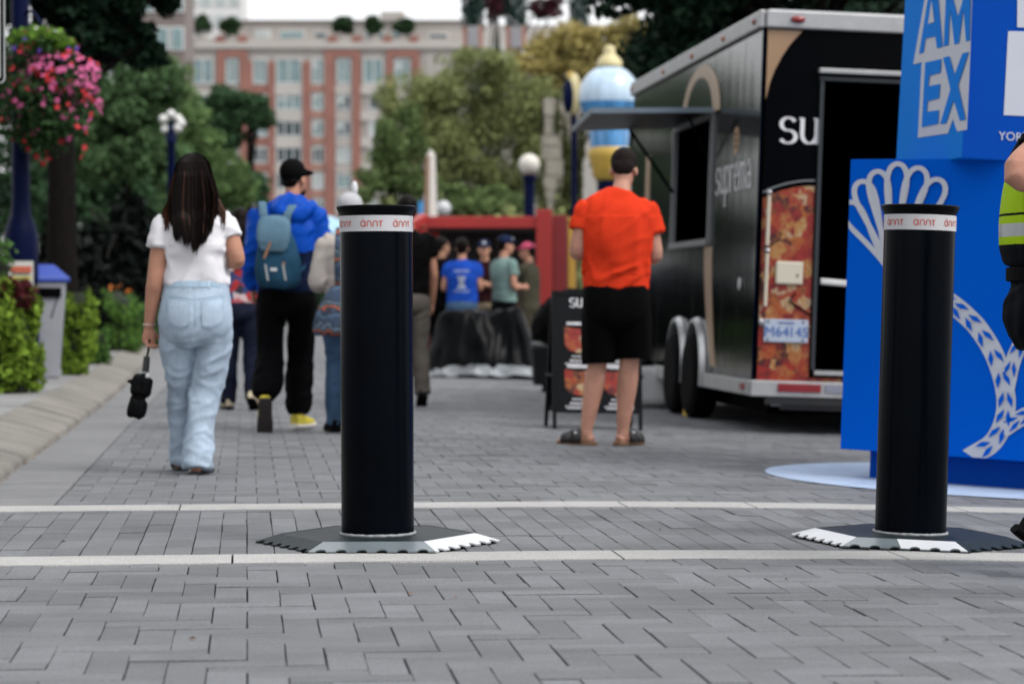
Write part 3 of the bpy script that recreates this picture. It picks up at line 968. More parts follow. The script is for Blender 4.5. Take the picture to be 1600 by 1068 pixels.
o = MB().add([(0, -.003, 0), (1.5, -.003, 0), (1.5, -.003, 2.3), (0, -.003, 2.3)], [(0, 1, 2, 3)]).build('front_face', m_blued, kiosk)
o.location, o.rotation_euler = T0, RT.to_euler()
def plane_map(Rm, off, p_loc, n_loc):
    """pixel to part-local coordinates on a face of that part"""
    org = P0 + off
    p0w, nw = org + Rm @ Vector(p_loc), Rm @ Vector(n_loc)
    return lambda px, py, lift=0.0: Rm.transposed() @ (hit(px, py, p0w, nw) + nw * lift - org)
def decal(name, polys, fn, mat, Rm, off, lift):
    mb = MB()
    for i, poly in enumerate(polys):
        mb.add([fn(x, y, lift + (i % 5) * .0003) for x, y in poly], [tuple(range(len(poly)))])
    o = mb.build(name, mat, kiosk)
    o.location, o.rotation_euler = off, Rm.to_euler()
    return o
fl = plane_map(RT, T0, (0, 0, 0), (-1, 0, 0))
z8 = lambda P: [(1398.5 + x / 4.11, y / 4.11) for x, y in P]
decal('logo_backing', [z8([(200, -40), (120, 415), (175, 400), (150, 885), (343, 857), (375, 765), (403, 845), (466, 833), (488, 335), (490, 265), (500, -40)])], fl, m_print, RT, T0, .003)
decal('logo_letters', [z8(p) for p in (
    [(160, 347), (190, 338), (203, 250), (265, 235), (275, 312), (312, 302), (283, -40), (222, -40)],
    [(318, 300), (350, 290), (362, 70), (388, 287), (418, 278), (447, 60), (462, 268), (487, 260), (494, -40), (455, -40), (410, 110), (372, -40), (335, -40)],
    [(200, 403), (305, 380), (300, 468), (228, 487), (222, 555), (298, 540), (290, 632), (217, 650), (212, 718), (290, 708), (284, 795), (178, 818)],
    [(316, 372), (358, 362), (390, 480), (440, 345), (482, 334), (413, 548), (462, 768), (424, 776), (384, 645), (335, 793), (297, 797), (363, 575)])], fl, m_blue2, RT, T0, .006)
decal('logo_counter', [z8([(222, 155), (262, 143), (245, 5)])], fl, m_print, RT, T0, .009)
ff = plane_map(RT, T0, (0, -.003, 0), (0, -1, 0))
decal('white_panel_print', [[(1575, 49), (1660, 51), (1656, 184), (1568, 180)], [(1590, -80), (1660, -80), (1660, 45), (1589, 43)]], ff, m_print, RT, T0, .003)
o = text_obj('YORKVILLE', .062, m_print, kiosk, (0, 0, 0), (0, 0, 0), 'lettering')
lp = ff(1593, 215, .002)
o.matrix_local = Matrix.Translation(T0) @ RT.to_4x4() @ Matrix.Translation(lp + Vector((.045, 0, 0))) @ Matrix.Rotation(PI / 2, 4, 'X')
fb_ = plane_map(RB, Vector((0, 0, 0)), (0, 0, 0), (0, -1, 0))
def fb(px, py, lift=0.0):                       # the print stops at the panel's edges
    p = fb_(px, py, lift)
    return Vector((max(p.x, .004), p.y, max(p.z, .159)))
polys = []
B = (1392, 425)
for tx, ty, w in ((1322, 318, 15), (1345, 284, 15), (1371, 268, 15), (1405, 256, 15), (1440, 263, 16), (1472, 282, 16)):
    dx, dy = tx - B[0], ty - B[1]
    l = math.hypot(dx, dy)
    nx, ny = -dy / l, dx / l
    path = []
    for i in range(33):
        a = i / 32
        q = math.sin(PI * a)                      # out and back along the petal
        along = q ** .8
        side = math.sin(2 * PI * a) * w * (.35 + .95 * along ** 1.5)
        path.append((B[0] + dx * along + nx * side, B[1] + dy * along + ny * side))
    petal_lift = .0030 + .0022 * len(polys)
    polys.append(1)
    decal('petal', stroke_quads(path, 7.5, 8.5), fb, m_print, RB, Vector((0, 0, 0)), petal_lift)
def ring_band(pts, w):
    P = [tuple(p) for p in catmull(pts, 6)]
    return stroke_quads(P, w, w), P
b1, c1 = ring_band([(1470, 462), (1500, 484), (1530, 514), (1556, 558), (1571, 610), (1570, 652), (1552, 690), (1512, 716)], 30)
b2, c2 = ring_band([(1640, 470), (1606, 520), (1585, 560), (1573, 612)], 24)
b3, c3 = ring_band([(1660, 618), (1622, 640), (1592, 655), (1566, 672)], 26)
for bi, bb in enumerate((b1, b2, b3)): decal('wreath_band', bb, fb, m_print, RB, Vector((0, 0, 0)), .003 + .0022 * bi)
dia = []
for cc, w in ((c1, 30), (c2, 24), (c3, 26)):
    for i in range(2, len(cc) - 2, 4):
        p, a = cc[i], cc[i + 1]
        dx, dy = a[0] - p[0], a[1] - p[1]
        l = math.hypot(dx, dy)
        dx, dy = dx / l, dy / l
        for sgn in (-1, 1):
            ox, oy = p[0] - dy * sgn * w * .2, p[1] + dx * sgn * w * .2
            # slanted leaf-shaped cut-outs either side of a midrib
            dia.append([(ox - dx * 13 + dy * sgn * w * .1, oy - dy * 13 - dx * sgn * w * .1), (ox - dx * 1 - dy * sgn * w * .17, oy - dy * 1 + dx * sgn * w * .17), (ox + dx * 12 - dy * sgn * w * .14, oy + dy * 12 + dx * sgn * w * .14), (ox - dx * 1 + dy * sgn * w * .12, oy - dy * 1 - dx * sgn * w * .12)])
for di, dd in enumerate(dia): decal('wreath_leaf_gap', [dd], fb, m_blue, RB, Vector((0, 0, 0)), .0105 + (di % 7) * .0004)
# pale blue round ground decal
mat_c = Vector((4.2, 12.78))
mb = MB()
ring = [(mat_c.x + 1.43 * math.cos(a), mat_c.y + 1.43 * math.sin(a)) for a in np.linspace(0, 2 * PI, 73)[:-1]]
rs = [1, .66, .33]
for q in rs:
    for x, y in ring:
        xx, yy = mat_c.x + (x - mat_c.x) * q, mat_c.y + (y - mat_c.y) * q
        mb.v.append((xx, yy, gz(xx) + .005))
mb.v.append((mat_c.x, mat_c.y, gz(mat_c.x) + .005))
for q in range(2):
    for i in range(72): mb.f.append((q * 72 + i, q * 72 + (i + 1) % 72, (q + 1) * 72 + (i + 1) % 72, (q + 1) * 72 + i))
for i in range(72): mb.f.append((144 + i, 144 + (i + 1) % 72, 216))
tag(mb.build('floor_mat', M('scuffed_pale_blue_mat', (.34, .43, .57), .6, var=.16, scale=5, bump=.2, bscale=120)), 'round pale blue mat on the paving under the blue display tower', 'mat')

# ================================================================== FOOD TRAILER
m_blk = M('gloss_black_wrap', (.0015, .002, .0024), .09, var=.25, scale=2, bump=.10, bscale=2.2, coat=.0, spec=.25, stretch=(1, 2.6, .12))
m_blkr = M('satin_black_wrap', (.0008, .0009, .0014), .35, var=.2, spec=.04)
m_gold = M('tan_gold_wrap', (.30, .185, .10), .35, var=.06, scale=3, coat=.2)
m_alu = M('brushed_aluminium', (.50, .51, .52), .38, metal=.75, var=.12, scale=5, stretch=(1, 6, 1))
m_trim = M('silver_trim', (.36, .36, .36), .45, metal=.35, var=.15, scale=8)
m_txt = M('white_print', (.62, .62, .64), .5, var=.04)
m_int = M('dark_interior', (.0015, .0015, .002), .9, spec=.03)
m_tyre = M('tyre_rubber', (.0025, .0025, .003), .85, var=.2, spec=.05)
m_chrome = M('chrome', (.40, .40, .42), .28, metal=1, var=.05)
m_redl = M('red_lens', (.20, .012, .010), .25, var=.1, spec=.7)
m_amber = M('amber_lens', (.35, .10, .03), .3)
m_cremep = M('cream_plastic', (.52, .48, .38), .5, var=.06)
def pizza_mat():
    m = bpy.data.materials.new('pizza_photo_print')
    m.use_nodes = True
    N, L = m.node_tree.nodes, m.node_tree.links
    b = N['Principled BSDF']
    b.inputs['Roughness'].default_value = .4
    tc = N.new('ShaderNodeTexCoord')
    wob = N.new('ShaderNodeTexNoise')
    wob.inputs['Scale'].default_value = 7
    wob.inputs['Detail'].default_value = 6
    L.new(tc.outputs['Object'], wob.inputs['Vector'])
    mixv = N.new('ShaderNodeMix')
    mixv.data_type = 'VECTOR'
    mixv.inputs[0].default_value = .16
    L.new(tc.outputs['Object'], mixv.inputs[4])
    L.new(wob.outputs['Color'], mixv.inputs[5])
    vo = N.new('ShaderNodeTexVoronoi')
    vo.inputs['Scale'].default_value = 14
    L.new(mixv.outputs[1], vo.inputs['Vector'])
    sep = N.new('ShaderNodeSeparateColor')
    L.new(vo.outputs['Color'], sep.inputs[0])
    ramp = N.new('ShaderNodeValToRGB')
    e = ramp.color_ramp.elements
    cols = [(0, (.26, .014, .006)), (.2, (.46, .030, .010)), (.38, (.035, .005, .004)), (.52, (.56, .15, .022)), (.66, (.40, .022, .008)), (.86, (.58, .28, .07)), (.95, (.66, .50, .30)), (1, (.34, .02, .012))]
    e[0].position, e[0].color = 0, (*cols[0][1], 1)
    e[1].position, e[1].color = 1, (*cols[-1][1], 1)
    for p, c in cols[1:-1]: e.new(p).color = (*c, 1)
    nb = N.new('ShaderNodeTexNoise')
    nb.inputs['Scale'].default_value = 24
    nb.inputs['Detail'].default_value = 6
    L.new(tc.outputs['Object'], nb.inputs['Vector'])
    ad = N.new('ShaderNodeMath')
    ad.operation = 'MULTIPLY_ADD'
    L.new(nb.outputs[0], ad.inputs[0])
    ad.inputs[1].default_value = .5
    L.new(sep.outputs[0], ad.inputs[2])
    su = N.new('ShaderNodeMath')
    su.operation = 'SUBTRACT'
    L.new(ad.outputs[0], su.inputs[0])
    su.inputs[1].default_value = .25
    L.new(su.outputs[0], ramp.inputs[0])
    dk = N.new('ShaderNodeMapRange')
    dk.inputs['From Max'].default_value = .09
    dk.inputs['To Min'].default_value = 1.25
    dk.inputs['To Max'].default_value = .55
    L.new(vo.outputs['Distance'], dk.inputs[0])
    sc = N.new('ShaderNodeVectorMath')
    sc.operation = 'SCALE'
    L.new(ramp.outputs[0], sc.inputs[0])
    L.new(dk.outputs[0], sc.inputs['Scale'])
    L.new(sc.outputs[0], b.inputs['Base Color'])
    return m
m_pizza = pizza_mat()
TR = Vector((3.63, 17.45, gz(3.63)))
LEAN_T = .033
trailer = thing('food_trailer', 'black food trailer with silver trim, open serving hatch and pizza picture', 'food trailer', TR, (0, LEAN_T, 0))
TL, TW, TZ0, TZ1 = 6.0, 2.5, .38, 2.93
wy0, wy1, wz0, wz1 = 1.82, 3.5, 1.44, 2.42
def side_panel(y0, y1, z0, z1): MB().box((.01, (y0 + y1) / 2, (z0 + z1) / 2), (.02, y1 - y0 - .006, z1 - z0), None).build('side_panel', m_blk, trailer, bevel=.003)
edges = [0.03, .62, 1.24, wy0, 2.48, 3.05, wy1, 4.2, 4.8, 5.4, TL - .03]
for a, b in zip(edges[:-1], edges[1:]):
    if a >= wy0 - .01 and b <= wy1 + .01:
        side_panel(a, b, wz1 + .03, TZ1)
        side_panel(a, b, TZ0, wz0 - .03)
    else: side_panel(a, b, TZ0, TZ1)
mb = MB()
mb.box((TW - .01, TL / 2, (TZ0 + TZ1) / 2 + .05), (.02, TL - .002, TZ1 - TZ0 + .1))
mb.box((TW / 2, TL - .01, (TZ0 + TZ1) / 2 + .05), (TW - .03, .02, TZ1 - TZ0 + .1))
mb.box((TW / 2, TL / 2, TZ0 - .01), (TW - .03, TL - .02, .04))
mb.box((TW - .05, TL / 2 + .02, (TZ0 + TZ1) / 2), (.04, TL - .1, TZ1 - TZ0))
mb.box((TW / 2, TL / 2, TZ1 + .08), (TW - .01, TL - .01, .03))
mb.build('shell', m_int, trailer)
dx0, dx1, dz0, dz1 = .46, 1.78, .47, 2.56
def rear(x0, x1, z0, z1, nm='rear_panel', mt=None): return MB().box(((x0 + x1) / 2, .01, (z0 + z1) / 2), (x1 - x0, .02, z1 - z0)).build(nm, mt or m_blkr, trailer)
rear(.03, dx0, TZ0, TZ1)
rear(dx1, TW - .03, TZ0, TZ1)
rear(dx0, dx1, dz1, TZ1)
rear(dx0, dx1, TZ0, dz0)
mb = MB()
for (p, q) in (((dx0 - .02, -.012, dz0), (dx0 - .02, -.012, dz1)), ((dx1 + .02, -.012, dz0), (dx1 + .02, -.012, dz1)), ((dx0 - .04, -.012, dz1 + .02), (dx1 + .04, -.012, dz1 + .02))):
    mb.bar(p, q, .026, .03, (0, 1, 0))
mb.build('door_frame', M('dull_frame_metal', (.03, .036, .04), .45, metal=.3), trailer)
MB().box((1.12, -.03, dz1 + .075), (1.42, .06, .035)).build('rain_gutter', m_trim, trailer, bevel=.006)
MB().box((1.12, -.02, dz0 - .02), (1.34, .05, .03)).build('door_sill', m_trim, trailer)
MB().bar((.50, .10, 1.115), (.78, .10, 1.10), .035, .045).build('door_lever', M('white_enamel', (.6, .6, .6), .4), trailer, bevel=.01)
# shell trims
mb = MB()
mb.box((-.012, TL / 2, TZ1 + .065), (.045, TL + .02, .13))
mb.box((TW + .012, TL / 2, TZ1 + .065), (.045, TL + .02, .13))
mb.build('roof_rail', m_trim, trailer, bevel=.012)
MB().box((TW / 2, -.012, TZ1 + .065), (TW - .025, .045, .128)).build('rear_roof_rail', m_trim, trailer, bevel=.012)
MB().box((TW / 2, TL / 2, TZ1 + .135), (TW - .12, TL - .1, .02)).build('roof', m_alu, trailer)
for yy in (1.5, 3.4): MB().box((.16, yy, TZ1 + .155), (.26, .9, .03)).build('roof_hatch', m_trim, trailer, bevel=.01)
for yc, ln in ((.87, 1.76), (4.73, 2.5)): MB().box((-.012, yc, TZ0 - .055), (.03, ln, .11)).build('side_skirt', m_trim, trailer, bevel=.006)
MB().box((TW / 2, TL / 2, .245), (TW - .36, TL - .5, .22)).build('underfloor_light_block', m_int, trailer)  # dark box added under the floor to block light beneath the trailer
MB().box((TW / 2, -.022, TZ0 - .055), (TW + .03, .05, .115)).build('rear_skirt', m_trim, trailer, bevel=.006)
MB().box((.34, -.052, TZ0 - .045), (.32, .012, .06)).build('tail_light', m_redl, trailer, bevel=.004)
MB().box((.66, -.05, TZ0 - .045), (.26, .01, .055)).build('reflective_strip', M('grey_reflector', (.20, .21, .26), .3), trailer)
mb = MB()
mb.bar((.1, -.02, .235), (2.4, -.02, .235), .06, .05)
mb.box((.5, .02, .20), (.55, .1, .05))
mb.box((1.3, .02, .19), (.6, .1, .07))
mb.build('bumper_beam', M('dark_steel', (.03, .03, .032), .5, metal=.6), trailer)
MB().box((1.22, -.06, .215), (.5, .02, .055)).build('step', m_alu, trailer)
MB().box((.30, .018, .225), (.3, .02, .05)).build('step', m_alu, trailer)
MB().ball((.24, -.045, TZ1 + .066), (.055, .02, .026)).build('marker_light', m_redl, trailer, smooth=90)
for yy in (.18, 1.35, 2.7, 4.1, 5.9): MB().ball((-.04, yy, TZ1 + .06), (.015, .035, .022)).build('marker_light', m_amber if yy > 1 else m_redl, trailer, smooth=90)
for yy in (.2, 4.4): MB().box((-.034, yy, TZ0 - .05), (.012, .14, .045)).build('side_reflector', m_redl, trailer)
# tandem wheels with bright mudguards
mb = MB()
mb.box((.28, 2.62, .62), (.5, 1.95, .72))
mb.build('wheel_housing', m_int, trailer)
for yc in (2.22, 3.06):
    w = MB()
    rotx = Matrix.Rotation(PI / 2, 3, 'Y')
    w.lathe([(.19, -.10), (.30, -.105), (.338, -.08), (.345, -.03), (.345, .03), (.338, .08), (.30, .105), (.19, .10)], (.03, yc, .345), 40, rotx)
    wo = w.build('wheel', m_tyre, trailer, smooth=40)
    r_ = MB()
    r_.lathe([(.0, .045), (.055, .045), (.06, .03), (.10, .02), (.165, .03), (.182, .085), (.195, .095), (.20, .085), (.20, -.1)], (.03, yc, .345), 36, Matrix.Rotation(-PI / 2, 3, 'Y'))
    r_.build('rim', m_chrome, wo, smooth=35)
    h_ = MB()
    h_.lathe([(.0, .095), (.03, .092), (.04, .04)], (.03, yc, .345), 18, Matrix.Rotation(-PI / 2, 3, 'Y'))
    for q in range(6): h_.ball((-.045, yc + .075 * math.cos(q * PI / 3), .345 + .075 * math.sin(q * PI / 3)), .011, nu=8, nv=6)
    h_.build('hub', m_trim, wo, smooth=60)
    fp = []
    g_ = MB()
    for i in range(25):
        a = rad(-12) + (PI + rad(24)) * i / 24
        fp.append((yc + .385 * math.cos(a), .345 + .02 + .43 * math.sin(a)))
    for i, (y, z) in enumerate(fp):
        a = rad(-12) + (PI + rad(24)) * i / 24
        cy, cz = math.cos(a), math.sin(a)
        g_.v += [(-.004, y + cy * .03, z + cz * .03), (-.045, y + cy * .012, z + cz * .012), (-.048, y - cy * .012, z - cz * .012), (-.004, y - cy * .02, z - cz * .02)]
    for i in range(24):
        for q in range(4): g_.f.append((i * 4 + q, i * 4 + (q + 1) % 4, (i + 1) * 4 + (q + 1) % 4, (i + 1) * 4 + q))
    g_.build('mudguard', m_alu, trailer, smooth=40)
# serving hatch: frame, counter, raised flap with struts
mb = MB()
for p, q in (((-.008, wy0 - .02, wz0 - .03), (-.008, wy0 - .02, wz1 + .03)), ((-.008, wy1 + .02, wz0 - .03), (-.008, wy1 + .02, wz1 + .03)), ((-.008, wy0, wz1 + .015), (-.008, wy1, wz1 + .015)), ((-.02, wy0 - .03, wz0 - .015), (-.02, wy1 + .03, wz0 - .015))):
    mb.bar(p, q, .05, .04, (1, 0, 0))
mb.build('hatch_frame', M('grey_frame_metal', (.17, .18, .185), .4, metal=.5), trailer)
fx = -1.0
mb = MB()
A0, A1, A2, A3 = Vector((-.03, wy0 - .12, wz1 + .03)), Vector((-.03, wy1 + .05, wz1 + .03)), Vector((fx + .1, wy1 + .05, wz1 - .03)), Vector((fx, wy0 - .12, wz1 - .015))
mb.add([A0, A1, A2, A3], [(0, 1, 2, 3)])
up = Vector((0, 0, .03))
mb.add([A0 + up, A1 + up, A2 + up, A3 + up], [(0, 1, 2, 3)])
for a, b in ((A0, A1), (A1, A2), (A2, A3), (A3, A0)): mb.add([a, b, b + up, a + up], [(0, 1, 2, 3)])
mb.build('hatch_flap', M('gloss_dark_flap', (.006, .007, .009), .35, spec=.15), trailer)
mb = MB()
for a, b in ((A3 + up * .5, A0 + up * .5), (A2 + up * .5, A3 + up * .5)): mb.bar(a - Vector((0, .018, 0)), b - Vector((0, .018, 0)), .02, .042)
mb.build('flap_edge', M('blue_grey_edge', (.16, .20, .23), .35, metal=.4), trailer)
MB().tube([(-.02, wy1 - .02, wz0 + .45), (-.42, wy1 - .02, wz1 - .0)], .014, n=8).build('gas_strut', m_int, trailer)
MB().tube([(-.02, wy0 + .03, wz0 + .62), (-.20, wy0 + .03, wz1 + .0)], .010, n=8).build('gas_strut', m_int, trailer)
# wrap graphics: tall gold ring, emblem, names
def ring_part(cz, cy, ay, az, by, bz, a0, a1, oy=0, n=40):
    mb = MB()
    for i in range(n + 1):
        a = rad(a0 + (a1 - a0) * i / n)
        mb.v += [(-.003, cy + ay * math.cos(a), cz + az * math.sin(a)), (-.003, cy + oy + by * math.cos(a), cz + bz * math.sin(a))]
    for i in range(n): mb.f.append((2 * i, 2 * i + 1, 2 * i + 3, 2 * i + 2))
    return mb
ring_part(2.46, 2.42, .86, .43, .60, .33, 0, 180, .06).build('gold_arch', m_gold, trailer)
mb = MB()
for i in range(21):
    a = i / 20
    z = wz0 - .05 - a * .95
    yc = 1.92 - .42 * a ** 1.6 + .35 * (a - .0)
    mb.v += [(-.003, yc + .12 - .35 * a, z), (-.003, yc - .24 - .22 * a, z)]
for i in range(20): mb.f.append((2 * i, 2 * i + 1, 2 * i + 3, 2 * i + 2))
mb.build('gold_swoosh', m_gold, trailer)
MB().add([(-.003, 4.72, .5), (-.003, 5.05, .5), (-.003, 5.12, 2.3), (-.003, 4.86, 2.3)], [(0, 1, 2, 3)]).build('gold_stripe', m_gold, trailer)
letter_parts('suprema', SERIF, .06, .17, lambda u, v, l, w: Vector((-.001 - l, 1.62 - u * 1.36 / w, 1.79 + v * .205)), .003, 'side_letter', m_txt, trailer)
mb = MB()
mb.lathe([(0, .0045), (.105, .0045), (.105, .001)], (0, .87, 2.17), 28, Matrix.Rotation(-PI / 2, 3, 'Y'))
mb.build('emblem', m_gold, trailer)
mb = MB()
for zz in (2.215, 2.17, 2.125): mb.box((-.0062, .87, zz), (.002, .10, .016))
mb.build('emblem_bars', m_blkr, trailer)
letter_parts('su', SERIF, .055, .15, lambda u, v, l, w: Vector((.135 + u * .205, -.001 - l, 2.105 + v * .185)), .003, 'rear_letter', m_txt, trailer)
mb = MB()
pts = [(.03, TZ1 - .01)] + [(.03 + .24 * math.cos(a) ** 1.2, TZ1 - .01 - .44 * math.sin(a) ** 1.0) for a in np.linspace(0, PI / 2 - .001, 14)]
pts = [(.03, TZ1 - .01), (.285, TZ1 - .01), (.24, TZ1 - .06), (.19, TZ1 - .12), (.14, TZ1 - .2), (.09, TZ1 - .3), (.055, TZ1 - .4), (.03, TZ1 - .52)]
mb.add([(x, -.002, z) for x, z in pts], [tuple(range(len(pts)))])
mb.build('gold_crescent', m_gold, trailer)
def rear_print(x0, x1, z0, arch_lo, arch_hi, nm):
    mb = MB()
    top = [(x0 + (x1 - x0) * i / 12, arch_lo + (arch_hi - arch_lo) * math.sin(PI / 2 * (i / 12)) ** .8) for i in range(13)]
    pl = [(x0, z0)] + top + [(x1, z0)]
    mb.add([(x, -.002, z) for x, z in pl], [tuple(range(len(pl)))])
    return mb.build(nm, m_pizza, trailer), top
pz, top = rear_print(.035, dx0 - .045, TZ0 + .003, 1.70, 1.80, 'pizza_print')
rear_print(dx0 - .04, dx1, TZ0 + .003, dz0 - .06, dz0 - .06, 'pizza_print')
rear_print(dx1 + .05, TW - .035, TZ0 + .003, 1.78, 1.70, 'pizza_print')
MB().tube([(x, -.006, z + .04) for x, z in top], .0045, n=6).build('print_outline', M('grey_line', (.22, .24, .25), .5), trailer)
MB().tube([(.30, -.006, 1.02), (.25, -.006, .965), (.42, -.006, .86)], .007, n=6).build('slice_cut_line', m_int, trailer)
for za, zb in ((1.73, 1.36), (1.31, .92)):
    MB().tube([(.075, -.03, za), (.072, -.03, zb)], .013, n=10).build('hinge_bar', m_cremep, trailer, smooth=60)
    MB().ball((.075, -.034, za + .01), .021).build('hinge_cap', m_chrome, trailer, smooth=90)
MB().box((.245, -.012, 1.165), (.20, .022, .165)).build('filler_hatch', m_cremep, trailer, bevel=.012)
MB().ball((.305, -.026, 1.15), .008).build('hatch_lock', m_int, trailer)
pl = MB().box((.235, -.014, .745), (.325, .008, .165)).build('number_plate', M('plate_blue_white', (.36, .41, .50), .4, var=.04), trailer, bevel=.004)
m_pb = M('plate_print_blue', (.03, .10, .33), .5)
text_obj('M64', .104, m_pb, trailer, (.165, -.0195, .735), (PI / 2, 0, 0), 'plate_number')
text_obj('14S', .104, m_pb, trailer, (.325, -.0195, .735), (PI / 2, 0, 0), 'plate_number')
MB().ball((.247, -.019, .735), (.010, .002, .010)).build('plate_crown', m_pb, trailer)
text_obj('ONTARIO', .026, m_pb, trailer, (.235, -.0195, .803), (PI / 2, 0, 0), 'plate_lettering')
mb = MB()
for bx0, bz0 in ((.10, .812), (.36, .812), (.10, .68), (.36, .68)): mb.ball((bx0, -.02, bz0), .008, nu=8, nv=6)
mb.build('plate_bolt', m_int, trailer)
MB().ball((.05, -.02, .80), (.02, .015, .03)).build('latch', m_chrome, trailer, smooth=90)
MB().ball((-.01, .52, 1.08), (.012, .05, .05)).build('side_vent', M('vent_white', (.4, .4, .4), .5), trailer, smooth=90)
# yellow wheel chock and white tank by the wheels
ch = MB().prism([(0, 0), (.13, 0), (.08, .08), (.02, .10)], (0, 0, 0), (0, -1, 0), (0, 0, 1), .12).build('wheel_chock', M('yellow_plastic', (.55, .36, .02), .5), bevel=.01)
ch.location = TR + Vector((.10, 2.66, -.006))
tag(ch, 'yellow wheel chock between the two trailer wheels', 'wheel chock')
tk = thing('water_tank', 'white plastic tank on the ground beyond the trailer wheels', 'tank', TR + Vector((-.06, 4.3, .03)))
MB().box((0, 0, .17), (.32, .55, .34)).build('body', M('white_plastic_tank', (.55, .56, .57), .45, var=.15, scale=4), tk, bevel=.05)
MB().lathe([(.06, .33), (.06, .375), (.05, .385)], n=16).build('lid', m_int, tk)
MB().tube([(-.05, -.15, .335), (0, -.15, .40), (.05, -.15, .335)], .012, n=8, k=4).build('handle', m_int, tk)
MB().tube([(-.17, -.05, .27), (-.26, -.12, .25), (-.3, -.3, .24)], .02, n=8, k=3).build('hose', m_int, tk, smooth=60)

# ================================================================== MENU A-FRAME
m_board = M('black_board', (.004, .005, .006), .45, var=.15, scale=5, spec=.12)
pA = stand(934, 17.5)
af = thing('menu_board', 'black folding pavement sign with pizza menu behind the man in orange', 'menu board', pA, (0, gs(pA.x), rad(2)))
BW, BH = .625, 1.0
lean_a = rad(11)
for side, nm in ((1, 'front'), (-1, 'back')):
    Rm = Matrix.Rotation(-lean_a * side, 4, 'X')
    tr_ = Matrix.Translation((0, (0 if side == 1 else .40), 0)) @ Rm
    mb = MB()
    for x in (-1, 1): mb.box((x * BW / 2, 0, BH / 2), (.026, .026, BH))
    mb.box((0, 0, BH - .012), (BW - .026, .026, .024))
    mb.box((0, 0, .13), (BW - .026, .026, .024))
    o = mb.build('frame', m_board, af)
    o.matrix_local = tr_
    o = MB().box((0, 0, .565), (BW - .03, .012, .84)).build('panel', m_board, af)
    o.matrix_local = tr_
    if side == 1:
        front_m = tr_
mb = MB()
for x in (-1, 1): mb.bar((x * (BW / 2 + .014), .04, .38), (x * (BW / 2 + .014), .37, .38), .008, .02)
mb.build('hinge_stay', m_board, af)
def on_board(mb, nm, mt):
    o = mb.build(nm, mt, af)
    o.matrix_local = front_m
    return o
q, w = lettering('suprema', SERIF, .06, .17)
mb = MB()
sx = .40 / w
flat_quads(mb, q, lambda u, v, l: Vector((-.20 + u * sx, -.007 - l, .885 + v * .066)), .002)
on_board(mb, 'lettering', m_txt)
for cx in (-.135, .15):
    for cz in (.64, .33):
        pl = [(cx - .105, cz + .10), (cx - .10, cz - .03), (cx - .07, cz - .07), (cx, cz - .09), (cx + .07, cz - .07), (cx + .10, cz - .03), (cx + .105, cz + .10), (cx + .03, cz + .085), (cx - .04, cz + .09)]
        mb = MB()
        mb.add([(x, -.0085, z) for x, z in pl], [tuple(range(len(pl)))])
        on_board(mb, 'pizza_picture', m_pizza)
        mb = MB()
        for r, (zz, ww, hh) in enumerate(((cz + .125, .17, .022), (cz - .115, .10, .008), (cz - .145, .13, .012), (cz - .168, .20, .007), (cz - .182, .17, .007), (cz - .196, .12, .007))):
            x = cx - ww / 2
            while x < cx + ww / 2:
                l = random.uniform(.010, .026)
                mb.box((x + l / 2, -.009, zz), (l, .002, hh))
                x += l + .005
        on_board(mb, 'menu_text', m_txt)['kind'] = 'stuff'

# ================================================================== TARP HEAP, BIN, STALL
pT = stand(760, 30)
tp = thing('tarp_heap', 'low heap under a shiny black tarp with pale plastic sheet below', 'tarp', pT, (0, 0, -YAW))
def drape(nx, ny, sx, sy, hfun):
    vs, fs = [], []
    for j in range(ny + 1):
        for i in range(nx + 1):
            x, y = (i / nx * 2 - 1) * sx, (j / ny * 2 - 1) * sy
            vs.append(hfun(x, y))
    for j in range(ny):
        for i in range(nx): fs.append((j * (nx + 1) + i, j * (nx + 1) + i + 1, (j + 1) * (nx + 1) + i + 1, (j + 1) * (nx + 1) + i))
    return vs, fs
def tarp_h(x, y):
    bx2, by2 = max(0, 1 - max(0, abs(x + .03) - .46) / (.34 if x < 0 else .24)), max(0, 1 - max(0, abs(y) - .16) / .40)
    s = lambda t: t * t * (3 - 2 * t)
    h = (.80 + .05 * noise.noise(Vector((x * 3, y * 2, 4)))) * s(bx2) ** .8 * s(by2) ** .8
    f = 1 - abs(noise.noise(Vector((x * 3.2 + y * 2.1, y * 1.2 - x * .8, 3.1))))
    g_ = 1 - abs(noise.noise(Vector((x * 6.5 - y * 3, y * 2.4, 9.7))))
    d = (f ** 3 * .055 + g_ ** 4 * .022 - .04)
    side = s(bx2) * s(by2)
    return Vector((x + noise.noise(Vector((x * 4, y * 4, 1))) * .05 + h * .05 * noise.noise(Vector((x * 3, h * 3, 5))), y - d * 1.6 * (1 if y < 0 else -1) * (1 - side * .6) + .10 * noise.noise(Vector((x * 2.2 + h * 1.5, h * 2.5, 8))), max(.012, h + d * side + (.07 * noise.noise(Vector((x * 2, y * 2, 5)))) * side)))
vs, fs = drape(90, 70, .82, .6, tarp_h)
MB().add(vs, fs).build('tarp', M('black_tarp', (.002, .0024, .003), .28, var=.3, scale=5, bump=.25, bscale=12, spec=.05), tp, smooth=180)
def sheet_h(x, y):
    f = 1 - abs(noise.noise(Vector((x * 5 + y * 3, y * 4, 7.7))))
    e = max(0, 1 - (x / .82) ** 4) * max(0, 1 - (y / .24) ** 4)
    return Vector((x + .0, y - .62, .012 + .13 * f ** 2 * e + .03 * e))
vs, fs = drape(80, 30, .80, .22, sheet_h)
MB().add(vs, fs).build('plastic_sheet', M('pale_plastic_sheet', (.17, .185, .20), .3, var=.95, scale=2.6, bump=.3, bscale=20), tp, smooth=180)
